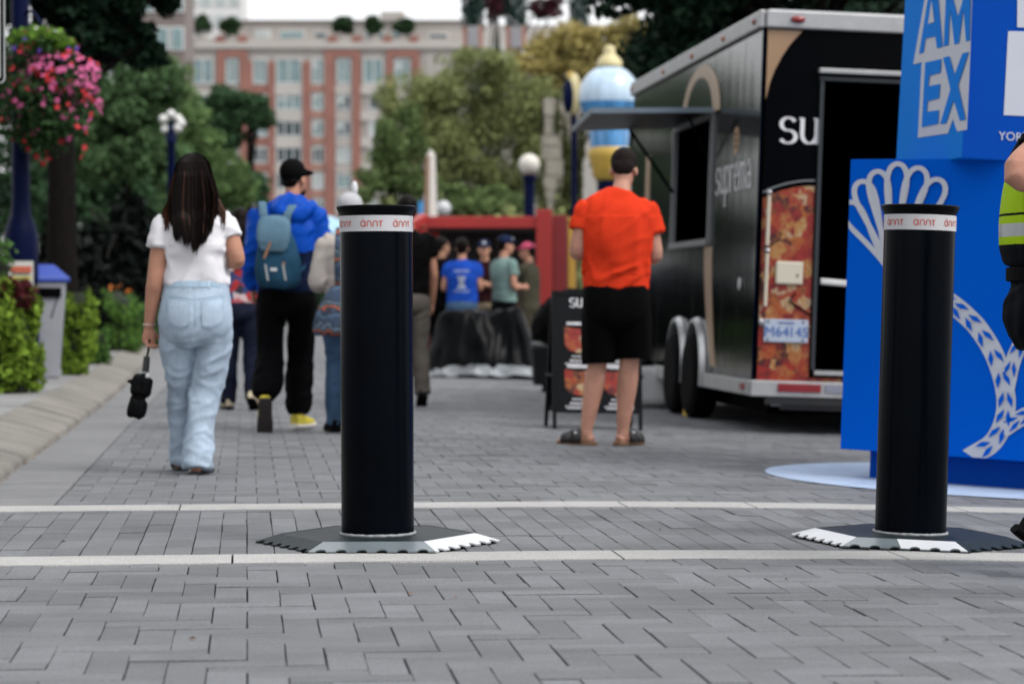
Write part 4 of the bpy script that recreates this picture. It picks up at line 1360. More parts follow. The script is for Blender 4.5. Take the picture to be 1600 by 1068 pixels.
vs, fs = drape(30, 20, .2, .2, lambda x, y: Vector((x - .72, y - .5, .015 + .17 * max(0, 1 - (x / .2) ** 2) * max(0, 1 - (y / .2) ** 2) * (1.2 + noise.noise(Vector((x * 9, y * 9, 2)))))))
MB().add(vs, fs).build('gathered_corner', m_rubber, tp, smooth=180)
pB = stand(846, 27.5)
bn = thing('black_bin', 'small black lidded bin left of the menu board', 'bin', pB)
MB().lathe([(.10, 0), (.13, .02), (.15, .40), (.155, .42)], n=4, rot=Matrix.Rotation(PI / 4, 3, 'Z')).build('body', m_board, bn, bevel=.01)
MB().lathe([(.165, .42), (.165, .46), (.12, .50), (0, .505)], n=4, rot=Matrix.Rotation(PI / 4, 3, 'Z')).build('lid', M('dark_lid', (.03, .034, .036), .3), bn, bevel=.008)

m_redp = M('red_stall_paint', (.33, .016, .014), .5, var=.1, scale=3)
m_redd = M('deep_red_board', (.20, .012, .014), .6, var=.12, scale=3)
pS = stand(760, 36)
st = thing('market_stall', 'open red timber stall with low beam behind the crowd', 'stall', pS, (0, 0, -YAW))
k = 36 / FPX
sx_ = lambda px: (px - 760) * k
sz_ = lambda py: .9 + (470 - py) * k
MB().box(((sx_(665) + sx_(842)) / 2, 0, sz_(342)), (sx_(842) - sx_(665), .16, .17)).build('beam', m_redp, st, bevel=.01)
MB().bar((sx_(662), 0, sz_(336)), (sx_(640), -1.2, sz_(356)), .12, .14).build('beam', m_redp, st, bevel=.01)
MB().box((sx_(850), 0, sz_(322) / 2), (sx_(863) - sx_(838), .24, sz_(322))).build('post', m_redp, st, bevel=.01)
MB().box((sx_(675), .9, 1.0), (.16, .16, 2.0)).build('post', m_redp, st, bevel=.01)
MB().box((sx_(660), -.05, 1.0), (.14, .14, 2.05)).build('post', m_redp, st, bevel=.01)
MB().box((sx_(875), .35, sz_(330) / 2), (sx_(887) - sx_(864), .5, sz_(330))).build('side_board', m_redd, st, bevel=.008)
MB().box((sx_(760), 1.0, 2.02), (1.9, 2.1, .04)).build('roof', M('dark_roof_board', (.03, .02, .018), .8), st)
MB().box((sx_(760), 2.0, 1.0), (1.9, .05, 2.0)).build('back_board', M('stall_back', (.02, .018, .018), .85), st)
MB().box((sx_(760), .6, .48), (1.5, .6, .9)).build('counter', m_redd, st, bevel=.01)
for x, mt, nm, lb in ((893, M('mustard_paint', (.42, .24, .03), .5), 'painted_post', 'mustard yellow post right of the red stall'), (886, M('mauve_paint', (.20, .09, .13), .5), 'painted_post', 'mauve post between the red stall and yellow post')):
    p = stand(x, 37.5)
    h = .9 + (470 - 335) * 37.5 / FPX
    t = thing(nm, lb, 'post', p)
    w = .12 if x == 893 else .07
    MB().box((0, 0, h / 2), (w, w, h)).build('shaft', mt, t, bevel=.01)
    MB().box((0, 0, .05), (w + .08, w + .08, .1)).build('foot', mt, t, bevel=.01)
    MB().box((0, 0, h + .02), (w + .05, w + .05, .05)).build('cap', mt, t, bevel=.01)

# pale blue tent and banner far down the street
pt_ = stand(515, 58)
tn = thing('market_tent', 'pale blue tent roof between the blue jacket and the left bollard', 'tent', pt_)
k = 58 / FPX
MB().lathe([(1.05, .9 + (470 - 372) * k), (1.05, .9 + (470 - 362) * k), (.1, .9 + (470 - 338) * k), (0, .9 + (470 - 336) * k)], n=4, rot=Matrix.Rotation(PI / 4, 3, 'Z')).build('roof', M('pale_blue_canvas', (.30, .47, .58), .7), tn)
for a_ in (-1, 1):
    for b_ in (-1, 1): MB().tube([(a_ * .7, b_ * .7, 0), (a_ * .7, b_ * .7, 2.4)], .025, n=6).build('leg', m_trim, tn)
pt_ = stand(658, 62)
bn_ = thing('banner', 'narrow bright blue banner beside the obelisk', 'banner', pt_)
k = 62 / FPX
MB().tube([(.08, 0, 0), (.08, 0, .9 + (470 - 300) * k)], .025, n=8).build('pole', m_trim, bn_)
MB().box((0, 0, .9 + (470 - 325) * k), (.13, .02, .5)).build('flag', M('cyan_blue_flag', (.02, .22, .5), .7), bn_)

# slim painted obelisk
pO = stand(673, 55)
ob = thing('obelisk', 'slim pale and tan painted obelisk behind the red stall', 'obelisk', pO, (0, 0, rad(30)))
h = .9 + (470 - 228) * 55 / FPX
a, b = .17, .075
mb = MB()
mb.add([(-a, -a, .3), (a, -a, .3), (a, a, .3), (-a, a, .3), (-b, -b, h - .15), (b, -b, h - .15), (b, b, h - .15), (-b, b, h - .15), (0, 0, h)],
       [(0, 1, 5, 4), (1, 2, 6, 5), (2, 3, 7, 6), (3, 0, 4, 7), (4, 5, 8), (5, 6, 8), (6, 7, 8), (7, 4, 8)])
mb.build('shaft', M('offwhite_paint', (.52, .48, .45), .6), ob)
mb = MB()
mb.add([(-a - .002, -a, .3), (-a - .002, a, .3), (-b - .002, b, h - .15), (-b - .002, -b, h - .15)], [(0, 1, 2, 3)])
mb.build('tan_face', M('tan_paint', (.36, .21, .13), .6), ob)
MB().box((0, 0, .15), (.6, .6, .3)).build('base', M('base_stone', (.3, .29, .28), .8), ob, bevel=.02)

# ================================================================== LAMPS
m_navy = M('navy_lamp_paint', (.002, .005, .030), .45, var=.15, spec=.06)
m_globe = M('white_globe', (.62, .58, .52), .35, var=.08, scale=4)
m_globe2 = M('grey_white_globe', (.45, .46, .47), .35, var=.08, scale=4)
def globe_lamp(label, px, py, D, gm, r):
    p = stand(px, D)
    zc = .9 + (470 - py) * D / FPX
    t = thing('street_lamp', label, 'street lamp', p, group='globe street lamps')
    MB().lathe([(.24, 0), (.24, .08), (.17, .14), (.15, .7), (.13, .76), (.115, .85), (.115, zc - r - .12), (.16, zc - r - .1), (.17, zc - r - .03), (.10, zc - r + .02)], n=20).build('post', m_navy, t, smooth=40)
    MB().ball((0, 0, zc), r, nu=24, nv=16).build('globe', gm, t, smooth=90)
    MB().lathe([(.10, zc - r - .01), (.15, zc - r + .05), (.12, zc - r + .09)], n=18).build('collar', M('tan_collar', (.35, .22, .15), .5), t)
    return t
globe_lamp('street lamp with single cream globe on navy post left of the blue lantern', 827, 250, 52, m_globe, .225)
globe_lamp('street lamp with small grey-white globe just above the red stall beam', 693, 320, 70, m_globe2, .22)
p = stand(268, 55)
t = thing('street_lamp', 'street lamp with a cluster of white globes above the woman in white', 'street lamp', p, group='globe street lamps')
k = 55 / FPX
zc = .9 + (470 - 193) * k
MB().lathe([(.22, 0), (.2, .1), (.1, .3), (.085, zc - .5), (.14, zc - .42), (.05, zc)], n=18).build('post', m_navy, t, smooth=40)
for i, (ax, az) in enumerate(((-.17, .09), (.15, .11), (0, .2), (-.13, -.13), (.15, -.11), (.02, -.2), (.23, .0))):
    MB().ball((ax, -.05 + .1 * (i % 2), zc + az), .10, nu=16, nv=10).build('globe', M('bright_globe', (.62, .62, .60), .4), t, smooth=90)
    MB().tube([(0, 0, zc - .1), (ax * .7, 0, zc + az * .6)], .025, n=6).build('arm', m_navy, t)

# big lantern wrapped in clear film, blue lower half, cream finial
D = 43
p = stand(952, D)
k = D / FPX
Z = lambda py: .9 + (470 - py) * k
ln = thing('giant_lantern', 'oversized globe lantern, pale blue above and blue below, with cream finial', 'lantern', p)
r = 48 * k
zc = Z(143)
prof = [(r * math.sin(a), zc - r * math.cos(a) * 1.02) for a in np.linspace(rad(180), rad(80), 14)]
MB().lathe(prof, n=40).build('upper_globe', M('pale_blue_film', (.42, .55, .68), .28, var=.34, scale=2.2, bump=.35, bscale=3, coat=.5, stretch=(3, 3, .5)), ln, smooth=60)
prof = [(r * math.sin(a) * (1 if a > rad(52) else .98), zc - r * math.cos(a) * 1.02) for a in np.linspace(rad(80), rad(38), 8)] + [(r * .66, Z(196)), (r * .62, Z(222))]
MB().lathe(prof, n=40).build('lower_globe', M('blue_glass', (.06, .23, .48), .22, var=.5, scale=2.4, coat=.5, stretch=(3, 3, .3)), ln, smooth=60)
MB().lathe([(20 * k, Z(96)), (20 * k, Z(90)), (17 * k, Z(84)), (10 * k, Z(78)), (9 * k, Z(75)), (10 * k, Z(70)), (7 * k, Z(65)), (0, Z(62))], n=28).build('finial', M('cream_paint', (.55, .48, .26), .5), ln, smooth=60)
MB().lathe([(30 * k, Z(222)), (34 * k, Z(228)), (33 * k, Z(238)), (28 * k, Z(250)), (26 * k, Z(268)), (16 * k, Z(275))], n=28).build('gilt_collar', M('gold_paint', (.46, .30, .05), .45), ln, smooth=50)
MB().lathe([(24 * k, 0), (24 * k, .3), (15 * k, .45), (14 * k, Z(300)), (20 * k, Z(285)), (18 * k, Z(272))], n=24).build('column', m_navy, ln, smooth=50)
D2 = 48
p = stand(893, D2)
k2 = D2 / FPX
Z2 = lambda py: .9 + (470 - py) * k2
l2 = thing('wall_bell', 'small cream and navy bell-shaped lantern left of the giant lantern', 'lantern', p)
MB().tube([(.05, 0, 0), (.05, 0, Z2(165)), (.04, 0, Z2(150))], .06, n=10).build('column', m_navy, l2, smooth=60)
MB().ball((.04, 0, Z2(140)), (.17, .2, .42), nu=20, nv=14).build('shade', M('cream_paint', (.55, .48, .26), .5), l2, smooth=90)
MB().ball((-.07, -.06, Z2(143)), (.12, .18, .33), nu=20, nv=14).build('opening', m_navy, l2, smooth=90)
MB().ball((-.02, 0, Z2(112)), .09).build('knob', M('gold_paint', (.46, .30, .05), .45), l2, smooth=90)

# ================================================================== LEFT SIDE: basket post, sign, bin, shrubs
D = 24.2
p = stand(33, D)
p.z = .12
post = thing('basket_post', 'dark navy lamp post carrying the hanging flower basket', 'lamp post', p)
MB().lathe([(.21, 0), (.21, .25), (.18, .30), (.175, .85), (.155, .93), (.17, .98), (.165, 1.42), (.15, 1.5), (.105, 1.62), (.09, 1.75), (.088, 4.6)], n=16).build('post', m_navy, post, smooth=35)
MB().tube([(0, 0, 3.55), (.12, -.12, 3.62), (.25, -.3, 3.45)], .016, n=8, k=4).build('bracket', m_navy, post)
ps = MB().box((.02, -.205, .97), (.235, .006, .40)).build('notice', M('notice_paper', (.55, .54, .50), .7, var=.05), post)
m_np = M('notice_red', (.50, .10, .05), .7)
MB().box((.02, -.2095, 1.09), (.20, .002, .06)).build('notice_print', m_np, post)
MB().box((.02, -.2095, 1.005), (.20, .002, .035)).build('notice_print', M('notice_yellow', (.45, .42, .08), .7), post)
for zz, ww in ((1.045, .17), (.96, .18), (.925, .15), (.89, .18), (.855, .12)): MB().box((.02, -.2095, zz), (ww, .002, .016)).build('notice_print', m_int, post)
bp_ = Vector((.26, -.30, 2.80))
bk = thing('flower_basket', 'full hanging basket of pink and red flowers on the navy post', 'flower basket', p + bp_)
MB().lathe([(0, -.33), (.12, -.31), (.24, -.2), (.30, -.02), (.31, 0)], n=20).build('basket', M('moss_basket', (.03, .03, .018), .95), bk, smooth=60)
mb = MB()
for a in (0, 2.1, 4.2): mb.tube([(.3 * math.cos(a), .3 * math.sin(a), 0), (0, 0, .72)], .006, n=5)
mb.build('chain', M('chain_metal', (.3, .3, .3), .4, metal=.8), bk)
BC = [(0, 0, .1, .48, .48, .48), (.02, 0, -.15, .46, .46, .40), (.1, 0, -.4, .32, .32, .30), (-.1, 0, .35, .36, .36, .26), (.2, 0, .1, .34, .4, .36)]
link_mesh('foliage', leaf_cloud(sum([subclumps(c, 8, i + 90, .5) for i, c in enumerate(BC)], []), 5200, .034, 'foliage', seed=21, shell=.6), leaf_mat('basket_leaves', (.028, .06, .022)), bk, recalc=False)
link_mesh('bright_foliage', leaf_cloud([(-.06, -.1, .52, .30, .28, .12), (.15, -.1, .46, .16, .2, .1)], 520, .045, 'bright_foliage', seed=22), leaf_mat('bright_basket_leaves', (.11, .21, .03)), bk, recalc=False)
def flowers(clumps, n, size, seed, facing=(0, -1, .25)):
    """little five-lobed flowers sitting on the outside of the clumps, facing out"""
    rg = random.Random(seed)
    V, F = [], []
    for i in range(n):
        c = rg.choice(clumps)
        while True:
            d = Vector((rg.gauss(0, 1), rg.gauss(0, 1), rg.gauss(0, 1))).normalized()
            if d.y < .25: break
        q = Vector(c[:3]) + Vector((d.x * c[3], d.y * c[4], d.z * c[5])) * rg.uniform(.96, 1.08)
        nn = (d + Vector(facing) * .5 + Vector((rg.gauss(0, .25), rg.gauss(0, .25), rg.gauss(0, .25)))).normalized()
        a = nn.orthogonal().normalized()
        b = nn.cross(a)
        s = size * rg.uniform(.7, 1.2)
        o = len(V)
        V.append(q + nn * s * .12)
        for j in range(10):
            r_ = s * (1 if j % 2 == 0 else .55)
            V.append(q + (a * math.cos(j * PI / 5) + b * math.sin(j * PI / 5)) * r_ + nn * (.22 * s if j % 2 == 0 else 0))
        for j in range(10): F.append((o, o + 1 + j, o + 1 + (j + 1) % 10))
    return V, F
PKC = [(.14, -.05, .14, .38, .42, .26), (.2, -.02, -.08, .34, .4, .25), (-.1, -.05, .05, .38, .42, .35), (.05, -.02, -.2, .4, .4, .28)]
V, F = flowers(PKC[:1] * 3 + PKC, 300, .033, 31)
MB().add(V, F).build('pink_flower', M('pink_petals', (.62, .12, .30), .6, island=.25, trans=.2), bk, kind='stuff')
V, F = flowers(BC, 95, .040, 32)
MB().add(V, F).build('red_flower', M('red_petals', (.55, .022, .035), .6, island=.25, trans=.2), bk, kind='stuff')
V, F = flowers([(0, -.1, .42, .36, .36, .12)], 12, .03, 33)
MB().add(V, F).build('violet_flower', M('violet_petals', (.10, .035, .35), .6), bk, kind='stuff')

# edge of a metal sign plate at far left
p = at(-42, 470, 13.6)
sg = thing('street_sign', 'edge of a grey metal sign plate at the far upper left', 'sign', (p.x, p.y, .12))
MB().tube([(0, .03, 0), (0, .03, 3.4)], .03, n=12).build('pole', m_trim, sg, smooth=60)
w_, z0_, z1_ = 2 * (9 + 42) * 13.6 / FPX, .9 + (470 - 131) * 13.6 / FPX - .12, 3.35
def rrect(w, z0, z1, r_, n=6):
    out = []
    for cx, cz, a0 in ((w / 2 - r_, z1 - r_, 0), (-w / 2 + r_, z1 - r_, 90), (-w / 2 + r_, z0 + r_, 180), (w / 2 - r_, z0 + r_, 270)):
        out += [(cx + r_ * math.cos(rad(a0 + 90 * i / n)), cz + r_ * math.sin(rad(a0 + 90 * i / n))) for i in range(n + 1)]
    return out
MB().prism(rrect(w_, z0_, z1_, .03), (0, 0, 0), (1, 0, 0), (0, 0, 1), .004).build('plate', M('sign_grey', (.30, .31, .31), .4, metal=.3), sg)
o = MB().prism(rrect(w_ - .022, z0_ + .011, z1_ - .011, .022), (0, -.0065, 0), (1, 0, 0), (0, 0, 1), .002).build('border', m_int, sg)
MB().prism(rrect(w_ - .05, z0_ + .025, z1_ - .025, .016), (0, -.0095, 0), (1, 0, 0), (0, 0, 1), .002).build('face', M('sign_face', (.35, .36, .36), .45), sg)

# waste bin with blue lid
D = 24.6
p = stand(75, D)
p.z = .13
wb = thing('waste_bin', 'grey street waste bin with sloping blue lid among the shrubs', 'waste bin', p, (0, 0, rad(14)))
wb.scale = (.8, .8, .97)
mb = MB()
mb.add([(-.15, -.2, 0), (.11, -.2, 0), (.11, .2, 0), (-.15, .2, 0), (-.22, -.25, 1.0), (.19, -.25, 1.0), (.19, .25, 1.0), (-.22, .25, 1.0)], [(0, 1, 2, 3), (4, 5, 6, 7), (0, 1, 5, 4), (1, 2, 6, 5), (2, 3, 7, 6), (3, 0, 4, 7)])
mb.build('body', M('bin_grey', (.27, .28, .31), .5, var=.1, scale=3), wb, bevel=.015)
mb = MB()
mb.add([(-.25, -.28, .99), (.23, -.28, .99), (.23, .28, .99), (-.25, .28, .99), (-.25, -.28, 1.03), (.23, -.28, 1.03), (.23, .28, 1.03), (-.25, .28, 1.03), (-.16, -.14, 1.17), (.05, -.14, 1.17), (.05, .14, 1.17), (-.16, .14, 1.17)],
       [(0, 1, 2, 3), (0, 1, 5, 4), (1, 2, 6, 5), (2, 3, 7, 6), (3, 0, 4, 7), (4, 5, 9, 8), (5, 6, 10, 9), (6, 7, 11, 10), (7, 4, 8, 11), (8, 9, 10, 11)])
mb.build('lid', M('bin_lid_blue', (.004, .04, .32), .4, var=.08), wb, bevel=.012)
MB().box((-.03, -.262, .88), (.30, .02, .10)).build('slot', m_int, wb)
MB().tube([(.12, -.24, .95), (.0, -.236, .62)], .008, n=6).build('strap', m_int, wb)

L_lime = leaf_mat('lime_leaves', (.15, .235, .03), .6, .35)
L_low = leaf_mat('mid_bush_leaves', (.06, .13, .03), .4, .3)
L_mar = leaf_mat('maroon_leaves', (.07, .012, .016), .4)
def bush(label, px, D, w, h, count, leaf, mats, seed, pot=None):
    p = stand(px, D)
    p.z = .12
    t = thing('planter_shrub', label, 'shrub', p, group='shrubs in the left bed')
    rg = random.Random(seed)
    cl = []
    for i in range(26):
        a, zz = rg.uniform(0, 2 * PI), rg.uniform(.06, .85)
        rr = w * .55 * math.sqrt(max(.1, 1 - (zz * 1.05 - .4) ** 2 * 1.2))
        cl.append((math.cos(a) * rr, math.sin(a) * rr, zz * h, w * .42, w * .42, h * .17))
    link_mesh('foliage', leaf_cloud(cl, count, leaf, 'foliage', seed=seed, shell=.6, droop=.5, aspect=.62), mats[0], t, recalc=False)
    if len(mats) > 1: link_mesh('crown_foliage', leaf_cloud([(0, 0, h * .9, w * .75, w * .7, h * .10), (w * .3, -.1, h * .8, w * .4, w * .4, h * .10)], count // 14, leaf, 'crown_foliage', seed=seed + 1), mats[1], t, recalc=False)
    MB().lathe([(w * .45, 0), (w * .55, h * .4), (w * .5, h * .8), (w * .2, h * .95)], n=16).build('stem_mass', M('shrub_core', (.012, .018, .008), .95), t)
    return t
bush('lime-green trailing shrub with maroon leaves on top', 14, 20.6, .31, .98, 4200, .038, [L_lime, L_mar], 41)
bush('darker upright shrub at the far left edge above the lime shrub', -18, 21.4, .34, 1.35, 2600, .04, [L_low, L_low], 42)
bush('lime-green shrub right of the waste bin', 122, 25.6, .23, .92, 2600, .032, [L_lime], 43)
bush('mid-green low shrub on the lawn beyond the lime shrubs', 178, 38, .48, .98, 3000, .04, [leaf_mat('fresh_bush_leaves', (.085, .17, .035))], 44)
bush('small shrub beside the woman\'s left arm', 232, 44, .3, .8, 1500, .04, [L_low], 45)
bush('low shrub between the lime shrubs and the kerb', 150, 30, .2, .45, 1100, .03, [L_low], 46)
# dark-leaved tall plants and tubs in the shade behind
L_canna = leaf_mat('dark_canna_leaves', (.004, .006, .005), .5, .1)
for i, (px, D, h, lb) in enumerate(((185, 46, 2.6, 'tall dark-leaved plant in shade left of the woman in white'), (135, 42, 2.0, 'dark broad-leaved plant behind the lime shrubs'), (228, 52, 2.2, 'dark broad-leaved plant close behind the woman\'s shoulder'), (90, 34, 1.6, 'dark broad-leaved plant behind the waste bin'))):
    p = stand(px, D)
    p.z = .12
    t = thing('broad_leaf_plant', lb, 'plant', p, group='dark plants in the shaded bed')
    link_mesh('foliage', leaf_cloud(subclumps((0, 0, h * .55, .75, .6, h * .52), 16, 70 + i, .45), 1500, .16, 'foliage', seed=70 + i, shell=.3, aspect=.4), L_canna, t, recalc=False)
    mb = MB()
    for j in range(7): mb.tube([(random.gauss(0, .15), random.gauss(0, .15), 0), (random.gauss(0, .25), random.gauss(0, .2), h * .5), (random.gauss(0, .4), random.gauss(0, .3), h * .95)], [.03, .025, .01], n=6, k=3)
    mb.build('stem', M('dark_stem', (.02, .02, .014), .8), t)
    tb = MB()
    tb.lathe([(.40, 0), (.5, .55), (.52, .6), (.47, .6), (.45, .5), (0, .5)], n=20)
    tb.build('tub', m_int, t, smooth=40)
FO = thing('orange_flower_patch', 'small patch of orange flowers in the shade beyond the shrubs', 'flowers', (*stand(172, 40).xy, .95))
V, F = flowers([(0, 0, .1, .5, .2, .1), (.35, 0, .16, .25, .15, .06)], 8, .035, 51)
MB().add(V, F).build('blossom', M('orange_petals', (.6, .17, .015), .6, island=.2), FO, kind='stuff')
link_mesh('foliage', leaf_cloud([(0, 0, -.2, .6, .3, .3)], 700, .04, 'foliage', seed=52), L_deep, FO, recalc=False)
MB().lathe([(.3, -.83), (.36, -.4), (.3, -.2)], n=14).build('tub', m_int, FO)
# ================================================================== PEOPLE
def union(mb, voxel, smooth=4, wr=None, seed=0, xf=None):
    """melt overlapping lofts into one continuous skin; wr = (amplitude, (fx, fy, fz), power) cloth folds"""
    me = bpy.data.meshes.new('tmp')
    me.from_pydata(mb.v, [], mb.f)
    o = bpy.data.objects.new('tmp', me)
    COL.objects.link(o)
    r = o.modifiers.new('r', 'REMESH')
    r.mode, r.voxel_size = 'VOXEL', voxel
    if smooth:
        s = o.modifiers.new('s', 'SMOOTH')
        s.factor, s.iterations = .5, smooth
    dg = bpy.context.evaluated_depsgraph_get()
    out = bpy.data.meshes.new_from_object(o.evaluated_get(dg))
    bpy.data.objects.remove(o)
    bpy.data.meshes.remove(me)
    if wr:
        lay_ = wr if isinstance(wr, list) else [wr]
        nr = [v.normal.copy() for v in out.vertices]
        cs = [v.co.copy() for v in out.vertices]
        for li, (amp, across, along, dr, pw, mask) in enumerate(lay_):
            dr = Vector(dr).normalized()
            for v, nn, c in zip(out.vertices, nr, cs):
                al = c.dot(dr)
                q = (c - dr * al) * across + dr * (al * along) + Vector((seed + li * 7.3, li * 3.1, 0))
                a = math.exp(-(noise.noise(q) * 3.0) ** 2)
                d = amp * (a ** pw - .4)
                if mask: d *= mask(c)
                v.co = v.co + nn * d
    return out
def limb(mb, pts, rs, flat=1.0, k=4, n=18): mb.loft([(*p, r, r * flat) for p, r in zip(pts, rs)], n=n, k=k, e=2.0)
def add_head(mb, c, Rh, s=1.0, ears=True):
    T = lambda p: Vector(c) + Rh @ (Vector(p) * s)
    E = lambda p, r: mb.ball(T(p), tuple(q * s for q in r), Rh, 22, 16)
    E((0, -.012, .03), (.074, .094, .088))
    E((0, .022, -.03), (.061, .07, .085))
    E((0, .052, -.086), (.033, .032, .026))
    E((0, .02, -.07), (.052, .06, .04))
    E((.024, .077, .014), (.026, .016, .010))
    E((-.024, .077, .014), (.026, .016, .010))
    mb.tube([T((0, .084, .008)), T((0, .102, -.022)), T((0, .098, -.032))], [.009 * s, .014 * s, .010 * s], n=10, k=3)
    E((0, .086, -.058), (.022, .010, .010))
    if ears:
        for sg in (-1, 1): E((sg * .078, -.004, -.012), (.010, .020, .031))
def add_hand(mb, w, d, n, thumb_side, curl=.5, s=1.0):
    """wrist w, finger direction d, palm facing n; thumb on thumb_side"""
    w, d, n = Vector(w), Vector(d).normalized(), Vector(n)
    n = (n - d * n.dot(d)).normalized()
    sd = d.cross(n).normalized()
    if sd.dot(Vector(thumb_side)) < 0: sd = -sd
    mb.loft([(*(w - d * .02), .024 * s, .020 * s), (*(w + d * .02 * s), .030 * s, .018 * s), (*(w + d * .055 * s), .038 * s, .017 * s), (*(w + d * .09 * s), .036 * s, .013 * s)] if abs(d.x) < .5 and abs(sd.x) > .6 else
            [(*(w - d * .02), .021 * s, .024 * s), (*(w + d * .02 * s), .020 * s, .029 * s), (*(w + d * .055 * s), .018 * s, .037 * s), (*(w + d * .09 * s), .014 * s, .035 * s)], n=14, k=3, e=2.4)
    for i, (off, ln) in enumerate(((.027, .074), (.009, .083), (-.009, .077), (-.026, .061))):
        p = w + d * .082 * s + sd * off * s
        pts, a = [p], .15
        for seg, cu in ((.44, .6), (.32, 1.0), (.24, .8)):
            a += curl * cu
            p = p + (d * math.cos(a) + n * math.sin(a)) * ln * seg * s
            pts.append(p)
        mb.tube(pts, [.0092 * s, .0088 * s, .0082 * s, .0068 * s], n=8, k=2)
    p = w + d * .025 * s + sd * .026 * s
    p2 = p + (d * .7 + sd * .62 + n * .35).normalized() * .04 * s
    p3 = p2 + (d * .85 + sd * .1 + n * .5 * curl * 2).normalized() * .032 * s
    p4 = p3 + (d * .75 - sd * .15 + n * .7 * curl * 2).normalized() * .025 * s
    mb.tube([p, p2, p3, p4], [.014 * s, .0115 * s, .0098 * s, .0078 * s], n=8, k=2)
def skin_mats(tone):
    key = 'skin_%d_%d_%d' % tuple(int(c * 1000) for c in tone)
    return [M(key, tone, .55, var=.22, scale=11, spec=.2, bump=.15, bscale=90), M('eye_dark', (.012, .009, .008), .3), M('lip_' + key, (tone[0] * .8, tone[1] * .5, tone[2] * .5), .5)]
def paint_face(me, c, Rh, s=1.0):
    inv = Rh.transposed()
    for p in me.polygons:
        q = inv @ (p.center - Vector(c)) / s
        if q.y > .05:
            if abs(abs(q.x) - .029) < .013 and abs(q.z - .001) < .006: p.material_index = 1
            elif abs(abs(q.x) - .029) < .018 and abs(q.z - .019) < .0035: p.material_index = 1
            elif abs(q.x) < .022 and abs(q.z + .058) < .008 and q.y > .078: p.material_index = 2
def hair_cap(c, Rh, s=1.0, grow=1.0, low=True):
    mb = MB()
    T = lambda p: Vector(c) + Rh @ (Vector(p) * s)
    mb.ball(T((0, -.026, .046)), tuple(q * s * grow for q in (.082, .094, .088)), Rh, 22, 16)
    if low:
        mb.ball(T((0, -.058, -.005)), tuple(q * s * grow for q in (.070, .052, .068)), Rh, 18, 12)
    return mb
FOLD = [(.011, 7, 2, (.3, 0, 1), 1.6, None), (.008, 11, 2.5, (1, 0, .35), 1.8, None)]
def FH(across, along): return [(.006, across, along, (0, 0, 1), 1.5, None)]
